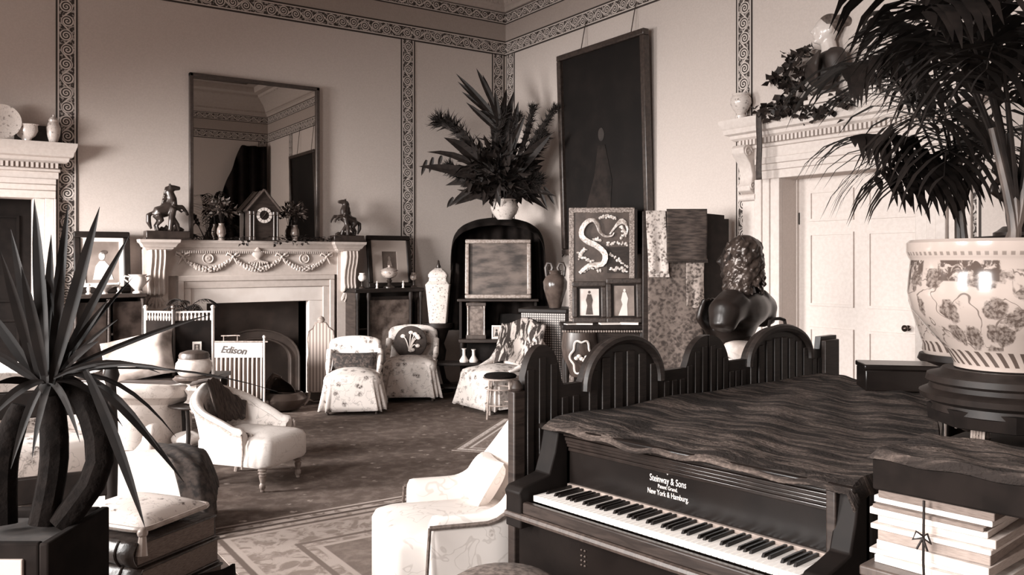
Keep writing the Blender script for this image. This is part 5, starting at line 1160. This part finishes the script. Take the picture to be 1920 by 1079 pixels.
# shawl lying over its back
sh = MB().grid(lambda a, b: (lerp(-.23, .12, a), .20+.10*math.cos(a*3-1.2)*(1 if b > .5 else 1)-.06*abs(b-.55)*2+(.10 if b > .55 else 0)*(b-.55)*3-.10*(.55-b)*(b < .55), (.70 if b > .5 else .40+.6*b)+.02*math.sin(a*9)-.25*max(0, b-.55)), 24, 14)
shawl = thing('shawl', 'dark fringed shawl hanging inside the back of the white slipper chair', 'shawl', (q.x, q.y, .004), RC+math.radians(70))
def shf(a, b):
    an = lerp(PI*.80, PI*.12, a); L = .02; x, y = .28*math.cos(an), .11+.20*math.sin(an)
    inn = lerp(.54, .78, b/.8) if b < .8 else lerp(.78, 1.16, (b-.8)/.2); h = (lerp(.42, .72, b/.8) if b < .8 else .735-.02*(b-.8)/.2)-.22*max(0, math.cos(an))*min(1, b*1.2)
    return (x*inn, .02+y*inn-.0, h+.006*math.sin(a*40))
MB().grid(shf, 40, 12).build('cloth', mat('dark_shawl', 8, 60, 16, .95, 'noise', stretch=(6, 1, 1)), shawl, solid=.012)
# big white chair beside the piano
q = U(838, 3.78)
tub_chair('easy_chair', 'white chintz easy chair with dark piping in the foreground beside the piano', (q.x, q.y, 0.006), RC-math.radians(74), .60, .80, .46, 1.0, .54, .12, m_linen, None, m_linen, lean=.10, yf=-.14, seat_out=.17, pip=m_pip, s0=.3, th=.10)
mb = MB(); pad(mb, .28, .24, .14, Matrix.Rotation(1.0, 4, 'X')); o = mb.build('cushion', m_white_ch, None, tuple(U(905, 3.95, .58)), (0, 0, RC-math.radians(74))); tag(o, 'plump white cushion inside the foreground easy chair', 'cushion')
# round stool at the bottom edge
q = U(945, 2.80)
sto = thing('piano_stool', 'round domed stool with dim fabric top at the lower edge before the keyboard', 'stool', (q.x, q.y, 0.006), RC)
m_dimf = mat('dim_plush', 60, 110, 40, .95)
MB().lathe([(.20, .42), (.215, .44), (.215, .48), (.2, .51), (.15, .54), (.07, .555), (.002, .56)], 28).build('seat', m_dimf, sto)
MB().lathe([(.19, .38), (.2, .42), (.05, .43)], 24).build('seat_rim', m_ebony, sto)
MB().lathe([(.05, .12), (.03, .2), (.04, .38)], 12).build('column', m_ebony, sto)
for i in range(3): a = i*2*PI/3; MB().tube([(0, 0, .16), (.14*math.cos(a), .14*math.sin(a), .12), (.24*math.cos(a), .24*math.sin(a), .01)], [.03, .026, .016], 8).build('foot', m_ebony, sto)
# loose-covered chairs by the fire
def covered_chair(name, label, u, t_, rz, w, d, zs, zb, seed, round_top=True):
    q = U(u, t_); t = thing(name, label, 'chair', (q.x, q.y, .004), rz)
    mb = MB(); skirt(mb, w*.93, d, .05, zs-.02, .07, 13, .024, .1, seed); mb.build('skirt', m_chintz, t, solid=.004)
    mb = MB(); soft_box(mb, w*.95, d, .12, (0, 0, zs-.10), .06, .04); mb.build('seat', m_chintz, t)
    pts = []
    for i in range(25):
        a = PI*i/24; x = -w/2*math.cos(a)*(.92); z = zb-.16+.16*math.sin(a)**.4 if round_top else zb-.1+.1*math.sin(a)**.3
        pts.append((x, z))
    poly = [(-w*.44, zs-.05)]+pts+[(w*.44, zs-.05)]
    b = MB(); b.prism(poly, d/2-.1, d/2+.03, Matrix.Shear('XZ', 4, (0, 0)) @ Matrix.Identity(4)); o = b.build('back', m_chintz, t, bevel=.035, ang=60); o.rotation_euler = (-.10, 0, 0); o.location = (0, .02, 0)
    for s in (-1, 1):
        for y in (-d/2+.05, d/2-.05): MB().lathe([(.012, 0), (.016, .01), (.012, .025), (.018, .06), (.02, .1)], 8, (s*(w/2-.06), y, 0)).build('leg', m_walnut, t)
    for s in (-1, 1): MB().tube([(s*w*.42, -d*.1, zs), (s*w*.44, d*.2, zs+.06), (s*w*.44, d*.42, zs+.22)], [.02, .034, .036], 10).build('wing', m_chintz, t)
    return t
c1 = covered_chair('slipcovered_chair', 'floral slipcovered chair with a black lace band by the fender', 663, 9.0, RC+.12, .62, .58, .40, .80, 1)
q1 = bpy.data.objects['slipcovered_chair']
cu = MB(); pad(cu, .50, .22, .10, Matrix.Rotation(1.3, 4, 'X')); o = cu.build('cushion', mat('black_figured_cushion', -10, 60, 22, .9, 'brocade', lo=.45, hi=.75), None, tuple(Vector(c1.location)+Rz(RC+.12).to_3x3() @ Vector((0, .13, .50))), (0, 0, RC+.12)); tag(o, 'long black figured cushion on the slipcovered chair by the fender', 'cushion')
c2 = covered_chair('slipcovered_chair', 'floral slipcovered chair with a round cushion near the display cabinet', 771, 9.85, RC+.05, .64, .60, .44, .86, 2)
o = thing('round_cushion', 'round dark cushion embroidered with pale flowers on the second slipcovered chair', 'cushion', tuple(Vector(c2.location)+Rz(RC).to_3x3() @ Vector((-.02, .10, .64))), RC)
MB().lathe([(.002, -.06), (.12, -.055), (.19, -.02), (.195, 0), (.19, .02), (.12, .055), (.002, .06)], 32, M=Matrix.Rotation(PI/2-.25, 4, 'X')).build('pad', mat('dark_embroidery', 10, 30, 20, .95), o)
mb = MB(); r_ = random.Random(4)
for i in range(9): a = r_.uniform(0, 6.28); x0, z0 = .1*math.cos(a), .1*math.sin(a); mb.tube(spline([(0, -.066, -.12), (x0*.5, -.07, z0*.5-.02), (x0, -.066, z0)], 6), [.006, .006, .006, .006, .005, .003], 5); mb.ball((x0*1.05, -.062, z0*1.05), (.028, .008, .022), 8, 5)
f = mb.build('embroidery', m_porcp, o); f.rotation_euler = (-.25, 0, 0)
c3 = covered_chair('slipcovered_chair', 'floral slipcovered chair under a striped animal skin, partly hidden by the screen', 934, 9.15, RC-.9, .66, .64, .42, .80, 3)
zs_ = thing('skin_throw', 'pale throw with dark wavy stripes over the back of the third slipcovered chair', 'throw', (c3.location.x, c3.location.y, 0), RC-.2)
MB().grid(lambda a, b: (lerp(-.02, .48, a), lerp(-.12, .30, b)-.03*math.sin(a*8), lerp(.52, .94, b)*1.0+.03*math.sin(a*7+b*4)-.03*abs(a-.5)), 24, 18).build('skin', mat('zebra_stripes', 20, 190, 14, .9, 'wood', lo=.47, hi=.55, stretch=(1, .25, .25), rot=(0, .6, .3)), zs_, solid=.014)
# small black table with bottles
q = U(858, 9.9); lt = thing('low_table', 'low black table between the square vase and the third chair', 'table', (q.x, q.y, .0), RC)
zt_ = Zv(679, 9.9)
MB().bx(-.28, -.14, zt_-.03, .28, .14, zt_).build('table_top', m_ebony, lt, bevel=.006); MB().bx(-.26, -.12, .12, .26, .12, .14).build('under_shelf', m_ebony, lt)
for x in (-.25, .25):
    for y in (-.11, .11): MB().tube([(x, y, 0), (x, y, zt_-.03)], .016, 8).build('leg', m_ebony, lt)
for u, h, lb in ((870, .16, 'small white bottle on the low black table'), (888, .15, 'second white bottle on the low black table beside the covered chair')):
    o = MB().lathe([(.05, 0), (.055, .02), (.03, .06), (.018, .08), (.018, h-.02), (.03, h)], 14).build('bottle', m_porc, None, tuple(U(u, 9.88, zt_)), None); tag(o, lb, 'bottle')
# bamboo stool in front of the third chair
q = U(938, 8.6); bsx = thing('bamboo_stool', 'small bamboo stool with a dark seat just left of the arched screen', 'stool', (q.x, q.y, .004), RC+.3)
zt_ = Zv(703, 8.6)
MB().lathe([(.16, zt_-.03), (.17, zt_-.01), (.15, zt_+.005), (.002, zt_+.012)], 20).build('seat', m_velvet, bsx)
MB().lathe([(.175, zt_-.045), (.18, zt_-.03), (.16, zt_-.03)], 20).build('seat_ring', m_wleg, bsx)
for i in range(4): a = i*PI/2+.4; MB().tube([(.14*math.cos(a), .14*math.sin(a), zt_-.03), (.17*math.cos(a), .17*math.sin(a), 0)], .012, 8).build('leg', m_wleg, bsx)
for z in (.14, .3): MB().tube([(.155*math.cos(a), .155*math.sin(a), z) for a in [2*PI*i/20 for i in range(21)]], .007, 6).build('stretcher_ring', m_wleg, bsx)
# cushion on a stool behind the arched screen
q = U(1404, 5.05); ps = thing('corner_stand', 'tall dark stand behind the arched screen carrying a pale cushion', 'stand', (q.x, q.y, 0), RC)
zq = Zv(683, 5.05)
MB().bx(-.2, -.15, zq-.03, .2, .15, zq).build('top', m_ebony, ps)
for x in (-.17, .17):
    for y in (-.12, .12): MB().tube([(x, y, 0), (x, y, zq-.03)], .016, 8).build('leg', m_ebony, ps)
mb = MB(); pad(mb, .26, .24, .13); o = mb.build('cushion', mat('pale_satin', 150, 215, 6, .5), None, (q.x, q.y, zq+.065), (.2, .1, RC+.5)); tag(o, 'crumpled pale satin cushion behind the arched screen', 'cushion')

# ------------------------------------------------------------------ left side of the room
q = U(262, 6.75)
m_tuft = mat('buttoned_white_silk', 130, 206, 14, .8, 'chintz', lo=.2, hi=.5)
tub_chair('tub_chair', 'white buttoned tub chair with a thick rolled back turned away', (q.x, q.y, 0.004), RC+PI-.15, .66, .7, .38, .66, .60, .12, m_tuft, None, m_tuft, roll=.09, lean=.07, yf=-.16, seat_out=.14, s0=.1, th=.14, tuft=1)
# draped sofa behind with cushion
q = U(-5, 7.5)
sf = thing('sofa', 'pale chintz sofa behind the tub chair at the left', 'sofa', (q.x, q.y, .004), RC+PI+.1)
mb = MB(); soft_box(mb, 1.5, .7, .30, (0, 0, .12), .08, .03); mb.build('seat', m_chintz, sf)
mb = MB(); soft_box(mb, 1.5, .2, .62, (0, .38, .10), .08, .02); mb.build('back', m_chintz, sf)
for s in (-1, 1): mb = MB(); soft_box(mb, .18, .74, .46, (s*.74, .02, .10), .07, .02); mb.build('arm', m_chintz, sf)
for x in (-.7, .7):
    for y in (-.3, .42): MB().lathe([(.018, 0), (.03, .05), (.025, .12)], 8, (x, y, 0)).build('leg', m_walnut, sf)
mb = MB(); pad(mb, .62, .42, .24, Matrix.Rotation(1.1, 4, 'X') @ Matrix.Rotation(.25, 4, 'Z')); o = mb.build('cushion', mat('shaded_plush', 70, 170, 3, .95), None, tuple(U(258, 7.2, .775)), (0, 0, RC)); tag(o, 'large pale plush cushion propped before the photograph screen', 'cushion')
q = U(258, 7.2); tbx = thing('side_table', 'low dark table carrying the photograph screen and plush cushion', 'table', (q.x, q.y+.12, .0), RC)
MB().bx(-.45, -.22, .56, .70, .40, .60).build('table_top', m_mahog, tbx, bevel=.006)
for x in (-.4, .65):
    for y in (-.18, .36): turned_leg(MB(), x, y, .56, 0.012, .03).build('leg', m_ebony, tbx)
# folding photograph screen
tp = 7.35; k = tp/F; zb_, zt_ = .602, Zv(602, tp)
for_ = thing('photograph_screen', 'two-fold dark photograph screen with white spindle gallery on top', 'screen', tuple(U(326, tp, 0)), RC)
def leafp(x0, x1, ang, side):
    w = x1-x0; Mx = T((326-326)*k, 0, 0) @ Rz(ang)
    o = MB().bx(0 if side > 0 else -w, -.008, zb_, w if side > 0 else 0, .008, zt_, Mx).build('leaf', m_velvet, for_)
    sp = MB(); n_ = 10
    for i in range(n_): x = (i+.5)/n_*w*side; sp.lathe([(.006, 0), (.01, .03), (.005, .05), (.008, .07)], 6, (0, 0, 0), M=Mx @ T(x, 0, zt_))
    sp.tube([(0, 0, zt_+.074), (w*side, 0, zt_+.074)], .009, 6, M=Mx); sp.build('spindle_gallery', m_porc, for_, kind='stuff')
    MB().tube([(w*side, 0, zb_), (w*side, 0, zt_+.10)], .014, 8, M=Mx).ball((w*side, 0, zt_+.115), .02, 8, 6, M=Mx).build('corner_post', m_porc, for_)
    return Mx, w
Ml, wl = leafp(263*k, 326*k, -.28, -1); Mr, wr = leafp(326*k, 395*k, .30, 1)
MB().tube([(0, -.01, zb_), (0, -.01, zt_+.1)], .017, 8).ball((0, -.01, zt_+.12), .022, 8, 6).build('hinge_post', m_walnut, for_)
for Mx, x, z, mm, sz in ((Ml, -.19, .80, m_photo_d, .07), (Ml, -.06, .66, m_photo_d, .06), (Mr, .19, .84, m_white, .075), (Mr, .08, .70, m_white, .06)):
    ph = MB().bx(x-sz*.5, -.02, z-sz*.72, x+sz*.5, -.01, z+sz*.72, Mx).build('pinned_photograph', mm, for_, smooth=False); MB().bx(x-sz*.3, -.022, z-sz*.45, x+sz*.3, -.0205, z+sz*.45, Mx).build('photo_image', m_photo_d if mm == m_white else m_photo, ph, smooth=False)
    MB().prism(ell(x, z+sz*.18, sz*.12, sz*.16), -.0245, -.0225, Mx).prism([(x-sz*.22, z-sz*.42), (x+sz*.22, z-sz*.42), (x+sz*.1, z+.0), (x-sz*.1, z+.0)], -.0245, -.0225, Mx).build('photo_sitter', m_photo if mm == m_white else m_photo_d, ph, smooth=False)
# tiered table with a covered bowl
tt = 6.6; k = tt/F; q = U(366, tt)
tr = thing('tiered_table', 'small round two-tier table beside the white slipper chair', 'table', (q.x, q.y, .004), RC)
za_, zb_ = Zv(755, tt)-.013, Zv(838, tt)-.013
MB().lathe([(.19, za_-.02), (.20, za_-.01), (.195, za_), (.002, za_)], 28).build('upper_tier', m_mahog, tr); MB().lathe([(.16, zb_-.02), (.17, zb_-.01), (.165, zb_), (.002, zb_)], 28).build('lower_tier', m_mahog, tr)
for i in range(3): a = i*2*PI/3+.5; MB().tube([(.15*math.cos(a), .15*math.sin(a), za_-.02), (.13*math.cos(a), .13*math.sin(a), zb_+.12), (.15*math.cos(a), .15*math.sin(a), zb_), (.21*math.cos(a), .21*math.sin(a), 0)], [.014, .018, .016, .01], 8).build('leg', m_ebony, tr)
bw = thing('covered_bowl', 'large pale china bowl with dark lid on a carved stem on the tiered table', 'bowl', tuple(U(364, tt, za_+.013)), RC)
MB().lathe([(.07, 0), (.05, .02), (.045, .06), (.065, .10), (.04, .13), (.06, .15)], 14, lobes=7, amp=.1).build('carved_stem', m_porcp, bw)
MB().lathe([(.06, .15), (.13, .165), (.16, .19), (.145, .20), (.14, .21)], 24).build('saucer', m_walnut, bw)
MB().lathe([(.07, .20), (.11, .22), (.14, .27), (.135, .31), (.115, .335), (.12, .345), (.10, .34)], 26).build('bowl', mat('pale_celadon', 170, 214, 6, .15), bw)
MB().lathe([(.112, .34), (.115, .37), (.105, .39), (.06, .405), (.002, .41)], 24).build('lid', m_walnut, bw)
cl_ = thing('work_cloth', 'crumpled white crochet cloth on the lower tier of the little table', 'cloth', tuple(U(352, tt, zb_+.013)), RC)
mb = MB(); r_ = random.Random(2)
mb.grid(lambda a, b: (.11*math.sin(PI*b*.98+.02)*math.cos(2*PI*a)*(1+.2*math.sin(5*2*PI*a+b*4)), .10*math.sin(PI*b*.98+.02)*math.sin(2*PI*a), .055-.055*math.cos(PI*b)*(1+.2*math.sin(4*2*PI*a))+.004), 28, 10, True); mb.build('folds', m_white_ch, cl_, ang=70)
# ottoman with shawl
q = U(276, 5.0)
ot = thing('ottoman', 'low white ottoman with fringed dark cover on one side, behind the stacked books', 'ottoman', (q.x, q.y, .0), RC+.3)
mb = MB(); soft_box(mb, .74, .62, .24, (0, 0, .16), .12, .07); mb.build('seat', m_white_ch, ot)
mb = MB(); skirt(mb, .74, .62, .02, .20, .01, 60, .006, .12, 5); mb.build('fringe', m_pip, ot, solid=.006)
for s in (-1, 1):
    for y in (-.24, .24): MB().lathe([(.02, 0), (.03, .05), (.025, .17)], 8, (s*.3, y, 0)).build('leg', m_ebony, ot)
shl = thing('dark_shawl', 'dark fringed shawl spread over the right side of the ottoman', 'shawl', (q.x, q.y, .0), RC+.3)
def shw(a, b):
    x = lerp(.02+.2*(1-b)**2, .40, a); y = lerp(-.34, .22, b)
    ex = max(0, abs(x)-.30)/.10; ey = max(0, abs(y)-.25)/.09; drop = .24*min(1, max(0, ex))**1.3+.24*min(1, ey)**1.3
    xx = min(x, .385)+.004*math.sin(b*40); yy = max(y, -.325)
    return (xx, yy, .485-.09*(abs(xx)/.37)**3-.07*(abs(yy)/.31)**3-drop*.75+.006*math.sin(a*14+b*9))
MB().grid(shw, 30, 26).build('cloth', mat('dark_plush_shawl', -20, 40, 26, .95), shl, solid=.016)
# chintz sofa at the far left edge
q = U(60, 5.6)
tub_chair('chintz_chair', 'floral chintz armchair half hidden behind the spiky plant at the left edge', (q.x, q.y, 0.0), RC+1.0, .8, .8, .42, .82, .58, .12, m_chintz, None, m_chintz, lean=.06, s0=.3)
# pile of big books with a cushion on a low table
q = U(258, 2.72); bz = RC-.42
lt2 = thing('low_table', 'low dark table under the pile of leather books in the lower left', 'table', (q.x, q.y, 0), bz)
MB().bx(-.22, -.20, .46, .26, .22, .50).build('table_top', m_ebony, lt2, bevel=.006)
for x in (-.18, .22):
    for y in (-.16, .18): turned_leg(MB(), x, y, .46, 0, .03).build('leg', m_ebony, lt2)
z = .50; r_ = random.Random(6); names = ('bottom', 'middle', 'top')
for i, (h, w_, d_) in enumerate(((.10, .40, .34), (.085, .38, .33), (.075, .36, .32))):
    b = thing('leather_book', names[i]+' of three thick leather books in the lower left pile', 'book', (q.x, q.y, z), bz+r_.uniform(-.06, .06), 'pile of leather books')
    ml = mat('book_leather_%d' % i, (-10, 6, -4)[i], (26, 44, 30)[i], 14, .4, bump=.2)
    MB().bx(-w_/2, -d_/2, 0, w_/2, d_/2, .008).bx(-w_/2, -d_/2, h-.008, w_/2, d_/2, h).build('boards', ml, b, bevel=.003)
    MB().grid(lambda a, c: (-w_/2+.0+w_*a, -d_/2-.018*math.sin(PI*c), h*c), 8, 9).build('spine', ml, b, solid=.005)
    for xb in (-.3, -.1, .1, .3): MB().tube([(xb*w_, -d_/2-.004-.018*math.sin(PI*c/6), h*c/6) for c in range(7)], .004, 5).build('raised_band', ml, b)
    MB().bx(-w_/2+.006, -d_/2+.004, .008, w_/2-.006, d_/2-.006, h-.008).build('page_block', mat('old_page_edges', 60, 100, 60, .9, stretch=(1, 1, 20)), b)
    z += h+.001
tc_ = thing('tasselled_cushion', 'small pale embroidered cushion with corner tassel on the leather books', 'cushion', (q.x, q.y, z+.03), bz+.05)
mb = MB(); pad(mb, .33, .29, .075); mb.build('pad', mat('pale_crewelwork', 70, 190, 26, .95, 'chintz', lo=.35, hi=.6), tc_)
MB().tube([(x*1.0, y*1.0, 0) for x, y in rrect(.335, .295, .03, 5)]+[(.1675, .1175, 0)], .008, 6).build('cord_edging', m_wleg, tc_)
for x, y in ((-.17, -.15), (.17, -.15)): MB().ball((x, y, -.005), .016, 8, 6).tube([(x, y, -.01), (x*1.05, y*1.08, -.07)], [.01, .017], 8).build('tassel', m_wleg, tc_)
dk = MB().grid(lambda a, b: (lerp(.212, .25, b)+.01*math.sin(a*9), lerp(-.17, .2, a), lerp(.60, .2, b)+.01*math.sin(a*5)), 20, 10)
tag(dk.build('dark_cloth', m_velvet, None, (q.x, q.y, 0), (0, 0, bz), solid=.01), 'dark cloth hanging at the right side of the leather books', 'cloth')
# spiky plant in a tiled planter
tY = 2.25; root = U(40, tY, .90)
plb = thing('planter', 'dark wooden planter with flowered tile panels in the lower left corner', 'planter', tuple(U(40, tY, 0)), RC)
MB().bx(-.16, -.16, .42, .16, .16, .46).bx(-.16, -.16, .46, -.135, .16, .90).bx(.135, -.16, .46, .16, .16, .90).bx(-.135, .135, .46, .135, .16, .90).bx(-.135, -.16, .46, .135, -.135, .90).build('box', m_velvet, plb, bevel=.006)
for x in (-.075, .05): MB().bx(x-.05, -.17, .52, x+.05, -.158, .862).build('tile', mat('flowered_tile', 30, 160, 16, .3, 'spots', lo=.42, hi=.7), plb, bevel=.003)
for x in (-.135, .135):
    for y in (-.135, .135): MB().lathe([(.018, 0), (.026, .05), (.018, .2), (.026, .42)], 10, (x, y, 0)).build('leg', m_ebony, plb)
yc = thing('spiky_plant', 'dark spiky yucca with several bare trunks in the tiled planter at the left edge', 'plant', tuple(root), 0)
MB().bx(-.13, -.13, -.06, .13, .13, -.025).build('soil', m_soil, yc).rotation_euler = (0, 0, RC)
rl = lambda u, v, dt=0.0: PC(u, v, tY+dt)-root
m_yuc = mat('yucca_leaf', -55, -35, 10, .6, spec=.12); m_trk = mat('yucca_trunk', -58, -40, 20, .9, bump=.3, spec=.05)
for pts in (((5, 985), (8, 860), (40, 760)), ((80, 985), (102, 860), (95, 720)), ((115, 985), (185, 880), (170, 770), (120, 715))):
    MB().tube(spline([rl(u, v, .03*i) for i, (u, v) in enumerate(pts)], 9), [.036]*6+[.034, .03, .024], 9).build('trunk', m_trk, yc)
r_ = random.Random(14)
for (u0, v0, u1, v1, wpx, sag) in ((85, 720, 64, 372, 40, .02), (90, 720, 128, 380, 36, .02), (95, 720, 187, 388, 40, .03), (100, 715, 242, 442, 26, .03), (110, 700, 395, 590, 16, .05), (150, 700, 345, 905, 24, .12), (160, 695, 272, 990, 34, .10), (110, 700, 300, 845, 16, .3), (115, 705, 330, 820, 14, .35), (70, 715, 0, 470, 34, .02), (70, 715, -40, 560, 34, .03), (75, 720, 20, 430, 34, .02), (75, 720, -60, 640, 28, .08), (80, 715, -30, 800, 28, .3), (85, 715, 20, 880, 26, .3), (100, 712, 205, 560, 22, .05), (100, 712, 250, 520, 14, .08), (110, 705, 185, 640, 22, .1), (95, 715, 120, 480, 34, .02), (85, 715, 40, 500, 36, .02), (85, 715, 96, 440, 34, .0), (100, 710, 300, 700, 16, .25), (105, 715, 230, 800, 20, .35), (90, 715, 150, 830, 22, .3), (110, 700, 220, 600, 14, .06), (60, 720, -10, 720, 26, .15), (95, 720, 60, 860, 22, .3), (130, 700, 340, 700, 12, .12), (110, 700, 520, 735, 7, .12)):
    strap(rl(u0, v0, r_.uniform(-.05, .05)), rl(u1, v1, r_.uniform(-.15, .12)), wpx*.64*tY/F, sag, 9, yc, m_yuc)
MB().ball(tuple(rl(95, 718, .04)), (.03, .03, .04), 10, 8).build('crown', m_yuc, yc)
# dark chair back behind the plant
q = U(98, 3.0); dc = thing('side_chair', 'dark upright chair with a turned post behind the spiky plant', 'chair', (q.x, q.y, 0), RC+.5)
for x in (-.2, .2): MB().lathe([(.02, 0), (.026, .1), (.018, .3), (.028, .45), (.02, .6), (.026, .9), (.018, 1.12), (.03, 1.16), (.02, 1.2)], 10, (x, .18, 0)).build('back_post', m_ebony, dc)
for x in (-.2, .2): turned_leg(MB(), x, -.2, .43, 0, .028).build('front_leg', m_ebony, dc)
mb = MB(); soft_box(mb, .46, .44, .07, (0, 0, .42), .03, .02); mb.build('seat', m_velvet, dc)
for z in (.70, 1.02): MB().bx(-.2, .165, z, .2, .195, z+.10).build('back_rail', m_ebony, dc, bevel=.006)

# small palm on the table beside the fireplace
q = U(352, 7.75, 0.0); zt_ = .602
sp = thing('small_palm', 'small thin-leaved palm in a dark pot left of the hearth', 'plant', tuple(U(352, 7.62, zt_)), 0)
MB().lathe([(.06, 0), (.07, .02), (.09, .13), (.095, .14), (.08, .14), (.002, .12)], 16).build('pot', m_ebony, sp)
MB().tube([(0, 0, .1), (.005, 0, .35), (0, 0, .58)], .008, 6).build('stem', m_palm, sp)
for i in range(9):
    a = i*2*PI/9; frond(sp, (0, 0, .56), (.26*math.cos(a), .26*math.sin(a), .60-.10*(i % 3)), .14, 14, .11, 60+i, m_palm, .012, .2, .6, .004)
